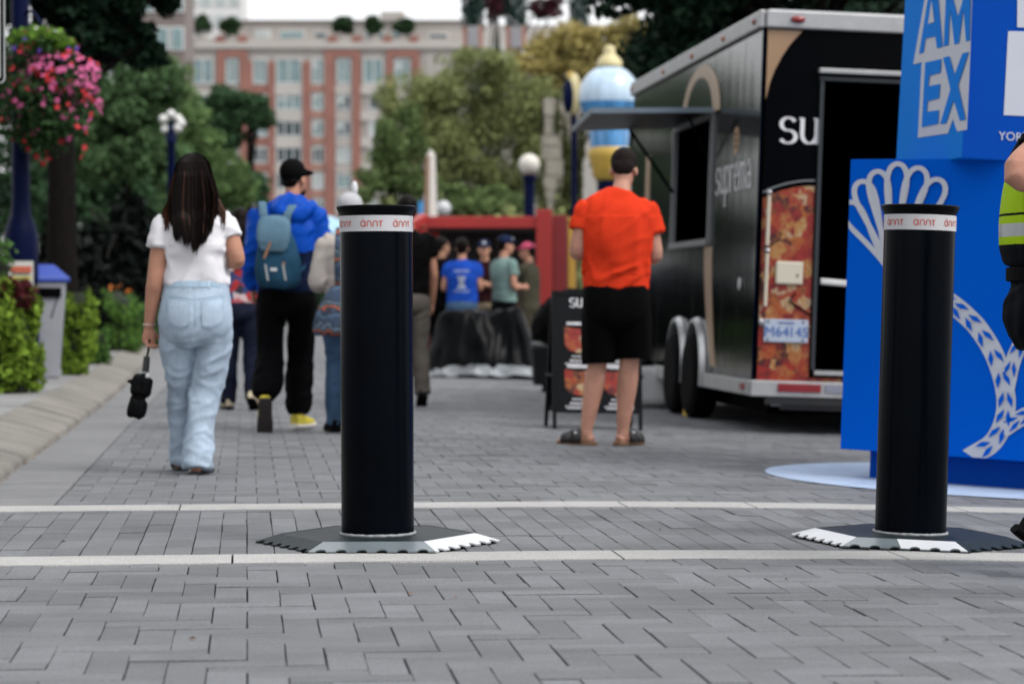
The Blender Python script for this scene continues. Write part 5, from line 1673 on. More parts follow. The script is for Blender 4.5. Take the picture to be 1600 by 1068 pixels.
class Fig:
    def __init__(f, label, loc, rot, tone, voxel=.012, lean=0.0):
        f.t = thing('person', label, 'person', loc, (0, lean, rot))
        f.vox, f.tone = voxel, tone
        f.seed = random.uniform(0, 50)
    def part(f, name, mb, mat, wr=None, smooth=4, voxel=None):
        me = union(mb, voxel or f.vox, smooth, wr, f.seed)
        o = link_mesh(name, me, mat, f.t, smooth=180, recalc=False)
        return o
    def body(f, J, legs=True, legr=(.075, .055, .058, .036), armr=(.05, .044, .038, .04, .026), hs=1.0, hands=('L', 'R'), curl=.55, vox=None, feet=False):
        mb = MB()
        c, Rh = J['head'], J['headrot']
        add_head(mb, c, Rh, hs)
        nb = Vector(J['neck'])
        limb(mb, [Vector(c) + Rh @ Vector((0, -.022, -.04)), Vector(c) * .45 + nb * .55 + Vector((0, -.008, 0)), nb, nb - Vector((0, 0, .05))], [.054 * hs, .052 * hs, .06 * hs, .075 * hs])
        pv = (Vector(J['hipL']) + Vector(J['hipR'])) / 2
        mb.loft([(pv.x, pv.y, pv.z - .06, .10, .08), (pv.x, pv.y, pv.z + .08, .125, .085), ((pv.x + nb.x) / 2, (pv.y + nb.y) / 2, (pv.z + nb.z) / 2, .115, .08), (nb.x, nb.y - .01, nb.z - .16, .135, .085), (nb.x, nb.y, nb.z - .05, .11, .06), (nb.x, nb.y, nb.z, .05, .05)], k=3)
        for sd in ('L', 'R'):
            sh, el, wr_ = Vector(J['sh' + sd]), Vector(J['el' + sd]), Vector(J['wr' + sd])
            inner = sh + (nb - sh) * .3 - Vector((0, 0, .05))
            limb(mb, [inner, sh - Vector((0, 0, .03)), sh.lerp(el, .5), el, el.lerp(wr_, .3), wr_], [armr[0] * .7, armr[0] * .84, armr[1], armr[2], armr[3], armr[4]])
            if sd in hands:
                hd = J.get('hd' + sd, (wr_ - el).normalized())
                inn = 1 if sd == 'L' else -1
                add_hand(mb, wr_, hd, J.get('pn' + sd, (inn, .15, 0)), J.get('th' + sd, (0, 1, 0)), J.get('cu' + sd, curl), .97)
            hp, kn, an = Vector(J['hip' + sd]), Vector(J['kn' + sd]), Vector(J['an' + sd])
            limb(mb, [hp, hp.lerp(kn, .5), kn, kn.lerp(an, .32), an], [legr[0], legr[0] * .9, legr[1], legr[2], legr[3]])
            if feet:
                td = Vector(J['toe' + sd])
                up = Vector((0, 0, 1))
                heel = an - td.normalized() * .045
                heel.z = an.z - .062
                toe = an + td
                toe.z = an.z - .068
                limb(mb, [an + up * .02, an - up * .03], [legr[3], legr[3] * 1.05])
                mb.loft([(*heel, .030, .026), (*(heel.lerp(toe, .25) + up * .02), .036, .042), (*(heel.lerp(toe, .6) + up * .006), .042, .026), (*(heel.lerp(toe, .9)), .044, .015), (*toe, .03, .012)], n=14, k=3) if abs(td.x) < td.y else \
                    mb.loft([(*heel, .028, .026), (*(heel.lerp(toe, .25) + up * .02), .036, .036), (*(heel.lerp(toe, .6) + up * .006), .038, .028), (*(heel.lerp(toe, .9)), .042, .016), (*toe, .03, .012)], n=14, k=3)
        me = union(mb, vox or min(f.vox, .0075), 2)
        paint_face(me, c, Rh, hs)
        return link_mesh('body', me, skin_mats(f.tone), f.t, smooth=180, recalc=False)
    def shirt(f, J, secs, mat, sleeve=.55, sr=(.075, .068, .062), name='shirt', wr=FOLD, cuff=None, extra=None):
        mb = MB()
        mb.loft(secs, n=32, k=5, e=2.35)
        for sd in ('L', 'R'):
            sh, el, w_ = Vector(J['sh' + sd]), Vector(J['el' + sd]), Vector(J['wr' + sd])
            nb = Vector(J['neck'])
            inner = sh.lerp(nb, .4) - Vector((0, 0, .05))
            if sleeve <= 1: pts, rs = [inner, sh - Vector((0, 0, .016)), sh.lerp(el, sleeve * .55), sh.lerp(el, sleeve)], [sr[0] * .72, sr[0] * .86, sr[1], sr[2]]
            else: pts, rs = [inner, sh - Vector((0, 0, .012)), sh.lerp(el, .5), el, el.lerp(w_, .5), el.lerp(w_, sleeve - 1)], [sr[0] * .75, sr[0] * .92, sr[1], sr[1] * .95, sr[2], sr[2] * .85]
            limb(mb, pts, rs, n=22)
        if extra: extra(mb)
        return f.part(name, mb, mat, wr, smooth=8)
    def trousers(f, J, top, legs, mat, name='trousers', wr=FOLD):
        mb = MB()
        mb.loft(top, n=30, k=4, e=2.3)
        for pts in legs: mb.loft(pts, n=24, k=5, e=2.05)
        return f.part(name, mb, mat, wr)
    def shoe(f, an, td, mat, sole, h=.075, ln=.27, w=.045, pitch=0.0, sole_h=.026):
        """an: ankle point; td: direction of the toes (unit, horizontal); pitch tips the heel up"""
        td = Vector(td).normalized()
        Rz = Matrix((Vector((td.y, -td.x, 0)), td, Vector((0, 0, 1)))).transposed()
        Rm = Rz @ Matrix.Rotation(-pitch, 3, 'X')
        base = Vector(an)
        def mk(secs, nm, mt):
            mb = MB()
            mb.loft(secs, n=18, k=4, e=2.6)
            me = union(mb, .007, 2)
            for v in me.vertices: v.co = base + Rm @ (v.co - Vector((0, 0, h + .01)))
            return link_mesh(nm, me, mt, f.t, smooth=180, recalc=False)
        s = mk([(0, -.065, .055, w * .7, .04), (0, -.03, .055, w * .85, .05), (0, .05, .045, w, .044), (0, .12, .038, w * 1.05, .032), (0, ln - .095, .030, w * .9, .022), (0, ln - .07, .028, w * .5, .014)], 'shoe', mat)
        mb = MB()
        mb.loft([(0, -.078, sole_h / 2 + .004, w * .72, sole_h / 2), (0, -.04, sole_h / 2, w * .95, sole_h / 2), (0, .04, sole_h / 2, w * .95, sole_h / 2), (0, .12, sole_h / 2, w * 1.12, sole_h / 2), (0, ln - .085, sole_h / 2 + .004, w, sole_h / 2), (0, ln - .06, sole_h / 2 + .008, w * .55, sole_h / 2 * .7)], n=18, k=4, e=3)
        for i, v in enumerate(mb.v): mb.v[i] = tuple(Rm @ (Vector(v) - Vector((0, 0, h + .01))))
        so = mb.build('sole', sole, s, smooth=60)
        so.location = base
        return s
def strands(n, root_fn, seed, r=.0022, segs=13):
    """hair locks: thin three-sided tubes following root_fn(u, v, t)"""
    rg = random.Random(seed)
    mb = MB()
    for i in range(n):
        u, v = rg.random(), rg.random()
        j = [rg.gauss(0, 1) for _ in range(4)]
        pts = [root_fn(u, v, k / segs, j) for k in range(segs + 1)]
        mb.tube(pts, [r * 1.1] * segs + [r * .35], n=3, caps=False)
    return mb
def cloth_on(target, f, name, poly_fn, nu, nv, mat, lift=.003, direction=(0, 1, 0), start=-1.0):
    """a patch laid onto a garment seen from behind: poly_fn(u, v) -> (x, z)"""
    me = target.data
    bvh = BVHTree.FromPolygons([v.co for v in me.vertices], [p.vertices for p in me.polygons])
    d = Vector(direction)
    vs, fs = [], []
    for j in range(nv + 1):
        for i in range(nu + 1):
            x, z = poly_fn(i / nu, j / nv)
            h, nn, _, _ = bvh.ray_cast(Vector((x, start * d.y, z)), d)
            if h is None: h, nn = Vector((x, 0, z)), -d
            vs.append(h - d * lift)
    for j in range(nv):
        for i in range(nu): fs.append((j * (nu + 1) + i, j * (nu + 1) + i + 1, (j + 1) * (nu + 1) + i + 1, (j + 1) * (nu + 1) + i))
    o = MB().add(vs, fs).build(name, mat, f.t, smooth=180)
    return o
def RH(yaw=0, pitch=0, roll=0): return Euler((pitch, roll, yaw)).to_matrix()

def cloth(name, col, rough=.85, var=.10, bump=.35, bscale=240, scale=5, **kw): return M(name, col, rough, var=var, bump=bump, bscale=bscale, scale=scale, spec=.06, **kw)
TONE = (.40, .20, .135)

# ---- woman in white T-shirt and jeans
pW = stand(306, 12.78)
f = Fig('person in white T-shirt and light blue jeans with long dark hair, walking away', pW, 0, (.40, .20, .135), .0085)
Jw = dict(head=(-.012, .005, 1.525), headrot=RH(0, .05), neck=(-.005, -.012, 1.375), shL=(-.158, -.01, 1.325), shR=(.152, -.01, 1.325), elL=(-.208, -.035, 1.01), elR=(.212, -.03, 1.115), wrL=(-.243, .03, .765), wrR=(.14, .20, 1.10),
          hipL=(-.09, 0, .86), hipR=(.09, 0, .86), knL=(-.085, .12, .46), knR=(.055, .02, .45), anL=(-.08, .22, .095), anR=(.01, -.08, .095), toeL=(-.02, .16, 0), toeR=(.045, .15, 0),
          hdL=(-.02, .05, -1), pnL=(.6, -.5, 0), thL=(.5, .8, 0), cuL=.95, hdR=(-.7, .6, .1), cuR=.9)
f.body(Jw, armr=(.055, .050, .044, .042, .027), legr=(.07, .05, .05, .034), hs=.96, vox=.0065, feet=True)
m_wtee = cloth('white_jersey', (.66, .65, .68), var=.05)
sh = f.shirt(Jw, [(0, .0, .985, .172, .125), (0, .0, 1.03, .168, .122), (0, -.005, 1.12, .158, .118), (0, -.01, 1.22, .165, .122), (0, -.012, 1.30, .162, .108), (0, -.012, 1.352, .138, .084), (0, -.012, 1.395, .070, .060)], m_wtee, .46, (.070, .067, .068), wr=[(.013, 12, 2.0, (1, 0, -.25), 1.6, lambda c: 1.2 if c.z < 1.2 else .5), (.008, 9, 2, (.4, 0, 1), 1.5, None)])
m_jean = cloth('light_denim', (.35, .43, .525), var=.26, scale=11, bump=.5, bscale=420, stretch=(1, 1, .5))
m_jean2 = cloth('denim_seam', (.29, .39, .49), var=.2, scale=20)
jn = f.trousers(Jw, [(0, -.0, .70, .135, .12), (0, -.02, .76, .188, .150), (0, -.022, .83, .193, .155), (0, -.008, .92, .178, .138), (0, 0, 1.0, .167, .122), (0, 0, 1.012, .166, .12)],
                [[(.098, -.02, .84, .092, .122), (.096, -.005, .70, .096, .112), (.082, .01, .58, .089, .096), (.055, .02, .44, .083, .084), (.026, -.02, .28, .076, .078), (.010, -.065, .13, .077, .080), (.006, -.085, .030, .078, .086)],
                 [(-.098, -.01, .84, .092, .120), (-.094, .02, .70, .094, .110), (-.088, .06, .58, .084, .094), (-.084, .11, .44, .070, .080), (-.083, .16, .28, .062, .072), (-.080, .20, .13, .061, .074), (-.078, .215, .045, .062, .08)]],
                m_jean, 'jeans', wr=[(.009, 8, 2.0, (.25, 0, 1), 1.3, lambda c: 1 if c.z < .7 else .25), (.008, 13, 3, (1, 0, .55), 1.5, lambda c: 1 if c.z < .68 else .35), (.006, 16, 4, (1, 0, -.4), 2, lambda c: 1 if (c.z < .2 or .36 < c.z < .56) else .2)])
for sg in (-1, 1): cloth_on(jn, f, 'back_pocket', lambda u, v, sg=sg: (sg * .088 + (u - .5) * (.118 - .02 * abs(u - .5) * (1 - v)), .775 + v * .135 - (.02 * (1 - abs(u - .5) * 2)) * (1 - v) + sg * (u - .5) * .02), 10, 8, m_jean2, .0035)
for sg in (-1, 1): cloth_on(jn, f, 'pocket_face', lambda u, v, sg=sg: (sg * .088 + (u - .5) * .106, .785 + v * .118 - (.018 * (1 - abs(u - .5) * 2)) * (1 - v) + sg * (u - .5) * .02), 10, 8, m_jean, .0055)
cloth_on(jn, f, 'waistband', lambda u, v: ((u - .5) * .30, .972 + v * .026), 24, 2, m_jean2, .003)
for bx0 in (-.06, 0, .07): cloth_on(jn, f, 'belt_loop', lambda u, v, b=bx0: (b + (u - .5) * .012, .968 + v * .036), 2, 3, m_jean, .006)
cloth_on(jn, f, 'yoke_seam', lambda u, v: ((u - .5) * .30, .925 - .018 * (1 - abs(u - .5) * 2) + v * .006), 24, 1, m_jean2, .003)
cloth_on(jn, f, 'centre_seam', lambda u, v: ((u - .5) * .007, .76 + v * .17), 1, 12, m_jean2, .003)
m_hair = M('dark_brown_hair', (.0042, .0022, .0018), .5, var=.5, scale=3, spec=.07)
m_hair2 = M('auburn_hair_ends', (.045, .017, .009), .5, var=.4, spec=.12)
hc = Vector(Jw['head'])
mb = hair_cap(hc, Jw['headrot'], .99, 1.10)
mb.loft([(-.012, -.03, 1.60, .075, .075), (-.012, -.045, 1.52, .098, .082), (-.010, -.055, 1.43, .112, .066), (-.004, -.08, 1.36, .105, .045), (.0, -.112, 1.29, .075, .02), (.002, -.124, 1.25, .05, .008)], n=26, k=4)
hr = f.part('hair', mb, m_hair, wr=[(.005, 30, 3, (0, 0, 1), 1.4, None)], voxel=.0075, smooth=2)
def lock(u, v, t, j):
    phi = (u - .5) * 2 * rad(105)                       # 0 is straight back
    c0 = hc + Vector((0, -.026, .045))
    sx, cx = math.sin(phi), math.cos(phi)
    if t < .34:
        th = t / .34 * rad(92)
        return c0 + Vector((sx * math.sin(th) * .095, -cx * math.sin(th) * .108, math.cos(th) * .099))
    q = (t - .34) / .66
    clump = math.sin(u * 43) * .5 + math.sin(u * 17 + 1) * .5
    end = 1.185 + .10 * abs(sx) ** 2 + .035 * clump + .012 * j[1]
    z = c0.z + (end - c0.z) * q
    x = c0.x + sx * (.095 + .035 * math.sin(min(1, q * 1.5) * PI / 2)) - sx * .055 * max(0, q - .45) + j[0] * .005 * q + .008 * clump * q
    y = c0.y - cx * .108 - (.045 * q if z > 1.33 else .045 * q + .012)
    if abs(phi) > rad(70): y = c0.y - .035 - .035 * q
    return Vector((x, y + j[2] * .004, z))
for nm, n_, mt, sd, r_ in (('hair_locks', 760, m_hair, 5, .0036), ('hair_locks', 70, m_hair2, 6, .0026)):
    mb = strands(n_, lock, sd, r_)
    o = mb.build(nm, mt, hr)
def side_lock(u, v, t, j):
    sg = side_sign
    return Vector((sg * (.085 + .055 * min(1, t * 1.6) + j[0] * .009) - .008, -.035 - .02 * t + j[1] * .01 - .03 * v * t, 1.47 - t * (.16 + .05 * v)))
for side_sign in (-1, 1): strands(64, side_lock, 8 + side_sign, .0028).build('side_lock', m_hair2, hr)
m_sandal = M('black_sandal', (.012, .010, .010), .6)
for an, td in ((Jw['anL'], Jw['toeL']), (Jw['anR'], Jw['toeR'])):
    d = Vector(td).normalized()
    b = Vector(an) - d * .058
    mb = MB()
    mb.loft([(*(b + Vector((0, 0, .011 - an[2]))), .030, .010), (*(b + d * .06 + Vector((0, 0, .009 - an[2]))), .038, .009), (*(b + d * .16 + Vector((0, 0, .009 - an[2]))), .046, .009), (*(b + d * .235 + Vector((0, 0, .009 - an[2]))), .036, .008)], n=16, k=4, e=3)
    s = mb.build('sandal', m_sandal, f.t, smooth=60)
    mb = MB()
    for q in (.12, .17):
        c = b + d * q
        sdv = Vector((d.y, -d.x, 0))
        mb.tube([c + sdv * .046 + Vector((0, 0, .016 - an[2])), c + sdv * .025 + Vector((0, 0, .058 - an[2])), c - sdv * .025 + Vector((0, 0, .058 - an[2])), c - sdv * .046 + Vector((0, 0, .016 - an[2]))], .008, n=6, k=4)
    mb.build('strap', m_sandal, s, smooth=60)
MB().tube([(Jw['wrL'][0] + .031 * math.cos(a), Jw['wrL'][1] + .031 * math.sin(a), Jw['wrL'][2] + .012) for a in np.linspace(0, 2 * PI, 20)], .003, n=5, caps=False).build('bracelet', M('pale_bracelet', (.6, .55, .5), .4), f.t)
# folded umbrella hanging from her hand
hx = pW + Vector((-.245, .03, .655))
um = thing('folded_umbrella', 'black folded pocket umbrella hanging from the hand of the woman in white', 'umbrella', hx)
m_umb = M('black_umbrella_cloth', (.0014, .0016, .002), .6, var=.3, bump=.4, bscale=60, spec=.08)
MB().tube([(.004, -.012, .045), (.0, -.006, .0), (-.012, 0, -.06)], .006, n=6, k=3).build('wrist_strap', m_umb, um)
MB().tube([(-.010, 0, -.045), (-.018, 0, -.125)], [.017, .019], n=14).build('handle', M('umbrella_handle', (.010, .010, .011), .4), um, smooth=50)
MB().tube([(-.018, 0, -.12), (-.06, 0, -.36)], .006, n=8).build('shaft', m_chrome, um)
mb = MB()
mb.loft([(-.022, 0, -.135, .018, .018), (-.03, 0, -.16, .050, .045), (-.04, 0, -.20, .056, .05), (-.046, 0, -.235, .054, .05), (-.05, 0, -.255, .034, .034), (-.056, 0, -.275, .044, .042), (-.06, 0, -.315, .052, .045), (-.066, 0, -.355, .046, .04), (-.068, 0, -.368, .02, .02)], n=20, k=4)
mb.tube([(-.04, 0, -.205), (-.085, -.01, -.18), (-.105, -.01, -.168)], [.02, .016, .012], n=8)
mb.ball((-.075, 0, -.32), (.03, .03, .045))
me = union(mb, .006, 2, [(.008, 22, 6, (.2, 0, 1), 1.5, None)], 3)
link_mesh('canopy', me, m_umb, um, smooth=180, recalc=False)
MB().tube([(-.050 + .04 * math.cos(a), .038 * math.sin(a), -.256) for a in np.linspace(0, 2 * PI, 18)], .006, n=6, caps=False).build('tie_band', m_umb, um)
MB().ball((-.005, -.04, -.145), (.012, .008, .012)).build('cap_tip', m_white, um, smooth=90)

# ---- man in blue jacket with backpack and cap
pM = stand(447, 17.05)
f = Fig('person in blue hooded jacket, black trousers and black cap, walking away', pM, 0, TONE, .010)
Jb = dict(head=(.062, .03, 1.748), headrot=RH(rad(-38), .02), neck=(.035, -.005, 1.585), shL=(-.175, -.01, 1.50), shR=(.20, -.01, 1.50), elL=(-.232, -.03, 1.20), elR=(.268, -.03, 1.21), wrL=(-.228, .12, .98), wrR=(.22, .22, 1.10),
          hipL=(-.10, 0, .95), hipR=(.10, 0, .95), knL=(-.11, -.02, .52), knR=(.10, .10, .53), anL=(-.150, -.26, .205), anR=(.085, .08, .10), toeL=(0, .18, 0), toeR=(.07, .16, 0))
f.body(Jb, hs=1.0, curl=.8)
m_bj = cloth('bright_blue_nylon', (.003, .055, .36), .45, .12, .2, 60)
m_bn = cloth('navy_nylon', (.006, .012, .038), .5, .2, .2, 60)
def hood(mb):
    mb.loft([(.0, -.055, 1.485, .10, .045), (.02, -.075, 1.52, .135, .07), (.035, -.05, 1.57, .13, .085), (.04, -.02, 1.605, .095, .075)], n=26, k=4)
    mb.tube([(-.09, .06, 1.55), (-.08, -.05, 1.55), (-.01, -.125, 1.505), (.09, -.12, 1.50), (.17, -.05, 1.545), (.14, .06, 1.55)], [.035, .045, .05, .05, .045, .035], n=12, k=4)
jk = f.shirt(Jb, [(.01, .0, .955, .20, .145), (.01, 0, 1.02, .205, .15), (.01, -.005, 1.15, .195, .145), (.012, -.01, 1.32, .208, .145), (.018, -.01, 1.44, .205, .125), (.028, -.01, 1.53, .15, .095), (.035, -.005, 1.59, .075, .07)], [m_bj, m_bn], 1.9, (.085, .078, .066), 'jacket', [(.015, 8, 2.5, (.5, 0, 1), 1.6, None), (.012, 12, 3, (1, 0, .4), 1.8, None)], extra=hood)
for p in jk.data.polygons:
    c = p.center
    if c.z < 1.235 + .25 * max(0, abs(c.x) - .12) and abs(c.x - .01) < .205 - (0 if c.z < 1.1 else .03): p.material_index = 1
m_bp = cloth('black_trouser_cloth', (.0012, .0013, .0018), .85, .2, .3)
f.trousers(Jb, [(0, 0, .80, .15, .12), (0, -.01, .88, .198, .15), (0, 0, .96, .195, .142), (0, 0, 1.0, .19, .14)],
           [[(-.105, 0, .92, .102, .120), (-.112, 0, .72, .100, .110), (-.116, -.015, .52, .096, .098), (-.128, -.12, .38, .106, .092), (-.148, -.215, .285, .096, .078), (-.150, -.25, .24, .062, .060)],
            [(.105, 0, .92, .102, .120), (.106, .05, .72, .096, .108), (.10, .095, .52, .088, .092), (.092, .09, .34, .090, .090), (.088, .08, .18, .085, .085), (.087, .078, .115, .062, .066)]], m_bp, wr=[(.012, 7, 2, (.2, 0, 1), 1.5, None), (.010, 12, 3, (1, 0, .4), 1.8, lambda c: 1 if c.z < .5 else .3)])
MB().tube([(-.012, -.13, .72), (-.018, -.145, .6), (-.016, -.14, .5)], .0035, n=5, k=3).build('drawstring', m_white, f.t)
m_yel = M('yellow_trainer', (.50, .42, .04), .55, var=.45, scale=22)
m_ors = M('white_foam_sole', (.60, .56, .52), .6, var=.2)
m_dks = M('dark_tread', (.02, .014, .014), .7)
f.shoe((-.150, -.262, .195), (-.02, 1, 0), m_yel, m_dks, pitch=rad(66), ln=.29, w=.05)
f.shoe(Jb['anR'], (.42, .9, 0), m_yel, m_ors, ln=.29, w=.05)
m_cap = cloth('black_cap_cloth', (.0012, .0012, .0015), .75)
mb = hair_cap(Vector(Jb['head']) + Vector((0, 0, .004)), Jb['headrot'], 1.02, 1.06, False)
Rh = Jb['headrot']
mb.loft([tuple(Vector(Jb['head']) + Rh @ Vector((0, .05, .055))) + (.075, .012), tuple(Vector(Jb['head']) + Rh @ Vector((0, .11, .045))) + (.07, .008), tuple(Vector(Jb['head']) + Rh @ Vector((0, .165, .03))) + (.05, .006)], n=16, k=3)
f.part('cap', mb, m_cap, voxel=.007, smooth=2)
mb = MB()
mb.ball(Vector(Jb['head']) + Rh @ Vector((0, -.06, -.012)), (.068, .046, .052), Rh)
f.part('hair', mb, m_hair, wr=[(.004, 40, 15, (0, 0, 1), 1.5, None)], voxel=.007)
mb = MB()
mb.ball(Vector(Jb['head']) + Rh @ Vector((0, .048, -.085)), (.05, .048, .040), Rh)
f.part('beard', mb, m_hair, voxel=.006)
# backpack
bk0 = pM + Vector((-.055, -.20, 1.0))
bp2 = thing('backpack', 'slate blue flap backpack on the back of the person in the blue jacket', 'backpack', bk0)
m_pk = cloth('slate_blue_canvas', (.018, .062, .11), .7, .25, .4)
m_pk2 = cloth('pale_slate_canvas', (.085, .155, .21), .7, .2, .3)
mb = MB()
mb.loft([(0, .0, .0, .12, .06), (0, -.01, .04, .148, .095), (-.005, -.012, .15, .155, .10), (-.012, -.01, .27, .135, .092), (-.02, .0, .36, .105, .07), (-.025, .01, .40, .07, .05)], n=28, k=4, e=2.6)
link_mesh('bag', union(mb, .009, 3, [(.008, 8, 3, (.3, 0, 1), 1.5, None)], 4), m_pk, bp2, smooth=180, recalc=False)
mb = MB()
mb.loft([(-.03, .02, .44, .095, .045), (-.03, -.03, .42, .115, .065), (-.035, -.085, .35, .118, .045), (-.04, -.11, .27, .10, .018), (-.042, -.112, .235, .075, .012)], n=22, k=4, e=2.8)
link_mesh('flap', union(mb, .008, 2, [(.004, 9, 4, (1, 0, 0), 1.5, None)], 6), m_pk2, bp2, smooth=180, recalc=False)
m_lea = M('tan_leather', (.26, .12, .06), .6)
m_cord = M('grey_strap', (.30, .32, .32), .6)
MB().bar((-.10, -.128, .19), (-.055, -.132, .30), .016, .006, (0, 1, 0)).build('leather_tab', m_lea, bp2)
for x0 in (-.085, .035): MB().bar((x0 + .012, -.118, .04), (x0 - .006, -.122, .15), .014, .005, (0, 1, 0)).build('strap', m_cord, bp2)
MB().box((-.035, -.124, .115), (.045, .004, .022)).build('badge', m_white, bp2)
MB().bar((.035, -.115, .145), (.035, -.117, .165), .018, .007, (0, 1, 0)).build('leather_tab', m_lea, bp2)
for xa, xb in ((-.09, -.11), (.055, .12)):
    mb = MB()
    mb.loft([(xa, .03, .40, .026, .008), (xa * 1.15, .02, .50, .028, .008), (xb, .10, .58, .028, .008), (xb, .22, .55, .026, .008)], n=10, k=4, e=3)
    mb.build('shoulder_strap', m_pk2, bp2, smooth=60)
mb = MB()
mb.tube([(.11, -.02, .06), (.18, .06, .14), (.20, .17, .22)], .010, n=6, k=4, flat=.4)
mb.build('lower_strap', m_pk, bp2)

# ---- man in orange T-shirt
pO2 = stand(953, 15.5)
f = Fig('person in orange T-shirt, black shorts and black sandals standing at the trailer', pO2, 0, (.42, .215, .15), .009, gs(pO2.x) * 0)
Jo = dict(head=(.098, .065, 1.742), headrot=RH(rad(-14), -.55), neck=(.068, -.01, 1.60), shL=(-.148, -.01, 1.515), shR=(.232, -.01, 1.515), elL=(-.212, -.01, 1.225), elR=(.288, -.01, 1.20), wrL=(-.06, .24, 1.22), wrR=(.14, .25, 1.22),
          hipL=(-.06, 0, .95), hipR=(.14, 0, .95), knL=(-.078, .01, .52), knR=(.125, .01, .52), anL=(-.150, -.0, .095), anR=(.083, -.0, .095), toeL=(-.165, .09, 0), toeR=(.135, .12, 0), hdL=(.6, .5, .5), hdR=(-.5, .5, .6))
f.body(Jo, armr=(.058, .054, .048, .048, .030), legr=(.085, .062, .066, .038), hs=1.03, vox=.0068, feet=True)
m_or = cloth('orange_jersey', (.62, .040, .012), .8, .1, .3)
ot = f.shirt(Jo, [(.04, 0, .985, .208, .145), (.04, 0, 1.05, .205, .145), (.04, -.005, 1.16, .205, .145), (.042, -.012, 1.30, .222, .150), (.045, -.014, 1.42, .230, .138), (.048, -.012, 1.50, .222, .118), (.056, -.01, 1.555, .165, .092), (.068, -.006, 1.618, .074, .068)], m_or, .54, (.076, .077, .079), wr=[(.015, 8, 1.6, (.18, 0, 1), 1.5, lambda c: 1.2 if 1.08 < c.z < 1.45 else .3), (.016, 14, 2.0, (1, 0, .12), 1.7, lambda c: max(0, 1 - abs(c.z - 1.10) / .11)), (.007, 10, 3, (1, 0, .6), 1.6, None)])
m_sh = cloth('black_short_cloth', (.0010, .0010, .0012), .85, .15)
f.trousers(Jo, [(.04, 0, .72, .13, .10), (.04, -.01, .80, .208, .155), (.04, -.01, .90, .214, .158), (.04, 0, 1.0, .203, .144), (.04, 0, 1.015, .20, .14)],
           [[(-.06, 0, .90, .112, .135), (-.066, .0, .76, .116, .132), (-.068, .005, .63, .110, .122), (-.07, .008, .535, .106, .116), (-.07, .008, .522, .104, .114)],
            [(.145, 0, .90, .112, .135), (.15, .0, .76, .116, .132), (.152, .005, .65, .113, .124), (.152, .008, .565, .111, .118), (.152, .008, .552, .109, .116)]], m_sh, 'shorts', wr=[(.007, 7, 2, (0, 0, 1), 1.5, None)])
mb = hair_cap(Jo['head'], Jo['headrot'], 1.03, 1.0)
f.part('hair', mb, M('short_brown_hair', (.012, .008, .0065), .7, var=.5, scale=40, bump=.8, bscale=120, spec=.1), wr=[(.003, 70, 50, (0, 0, 1), 1.2, None)], voxel=.006, smooth=1)
m_cork = M('cork_sole', (.16, .085, .04), .75, var=.2, scale=30)
m_sbk = M('black_sandal_strap', (.010, .009, .009), .5)
for an, td in ((Jo['anL'], Jo['toeL']), (Jo['anR'], Jo['toeR'])):
    d = Vector(td).normalized()
    sdv = Vector((d.y, -d.x, 0))
    b = Vector((an[0], an[1], 0)) - d * .065
    pts = [(-.0, .030), (.03, .036), (.10, .036), (.17, .047), (.23, .044), (.262, .025)]
    pl = [b + d * a + sdv * w for a, w in pts] + [b + d * a - sdv * w for a, w in pts[::-1]]
    s = MB().prism([(p.x, p.y) for p in pl], (0, 0, .0), (1, 0, 0), (0, 1, 0), .026).build('sandal', m_cork, f.t, bevel=.006)
    mb = MB()
    for q, hh in ((.12, .09), (.19, .07)):
        n_ = 10
        for e_ in (-.034, .034):
            for i in range(n_ + 1):
                a = PI * i / n_
                c = b + d * (q + e_) + sdv * (.052 * math.cos(a)) + Vector((0, 0, .018 + (hh - e_ * .35) * math.sin(a) ** .8))
                mb.v.append(tuple(c))
        o_ = len(mb.v) - 2 * (n_ + 1)
        for i in range(n_): mb.f.append((o_ + i, o_ + i + 1, o_ + n_ + 2 + i, o_ + n_ + 1 + i))
    o = mb.build('strap', m_sbk, s, smooth=60)
    sol = o.modifiers.new('thick', 'SOLIDIFY')
    sol.thickness = .006
    MB().ball(b + d * .125 + sdv * (-.036 if td[0] < 0 else .036) + Vector((0, -.006, .078)), (.013, .013, .013)).build('buckle', m_chrome, s, smooth=90)
ph = thing('phone', 'small white phone held by the man in orange', 'phone', pO2 + Vector((.06, .37, 1.25)), (rad(40), 0, 0))
MB().box((0, 0, 0), (.07, .008, .14)).build('case', m_white, ph, bevel=.003)
MB().box((0, -.0055, 0), (.064, .002, .132)).build('screen', m_int, ph)

# ---- officer at the right edge, walking right
pP = stand(1645, 8.25)
f = Fig('person in dark uniform and yellow reflective vest, cut off by the right edge', pP, -PI / 2, (.42, .21, .15), .009)
f.t.scale = (.97, .97, .97)
Jp = dict(head=(0, .04, 1.72), headrot=RH(0, 0), neck=(0, .0, 1.575), shL=(-.19, 0, 1.51), shR=(.20, -.055, 1.52), elL=(-.25, .02, 1.22), elR=(.27, -.215, 1.375), wrL=(-.15, .24, 1.15), wrR=(.22, .25, 1.30),
          hipL=(-.10, 0, .94), hipR=(.10, 0, .94), knL=(-.10, .22, .54), knR=(.10, .09, .53), anL=(-.10, .42, .10), anR=(.10, -.055, .22), toeL=(0, .18, 0), toeR=(0, .18, 0), hdR=(-.6, .7, 0))
f.body(Jp, armr=(.062, .060, .050, .048, .030), hs=1.02, vox=.007)
m_uni = cloth('navy_black_uniform', (.0012, .002, .004), .75, .2, .3)
f.shirt(Jp, [(0, 0, .96, .185, .13), (0, 0, 1.1, .185, .13), (0, -.005, 1.3, .205, .14), (0, -.005, 1.44, .205, .125), (0, 0, 1.53, .14, .09), (0, 0, 1.60, .07, .068)], m_uni, .52, (.085, .080, .076), 'uniform_shirt', FOLD)
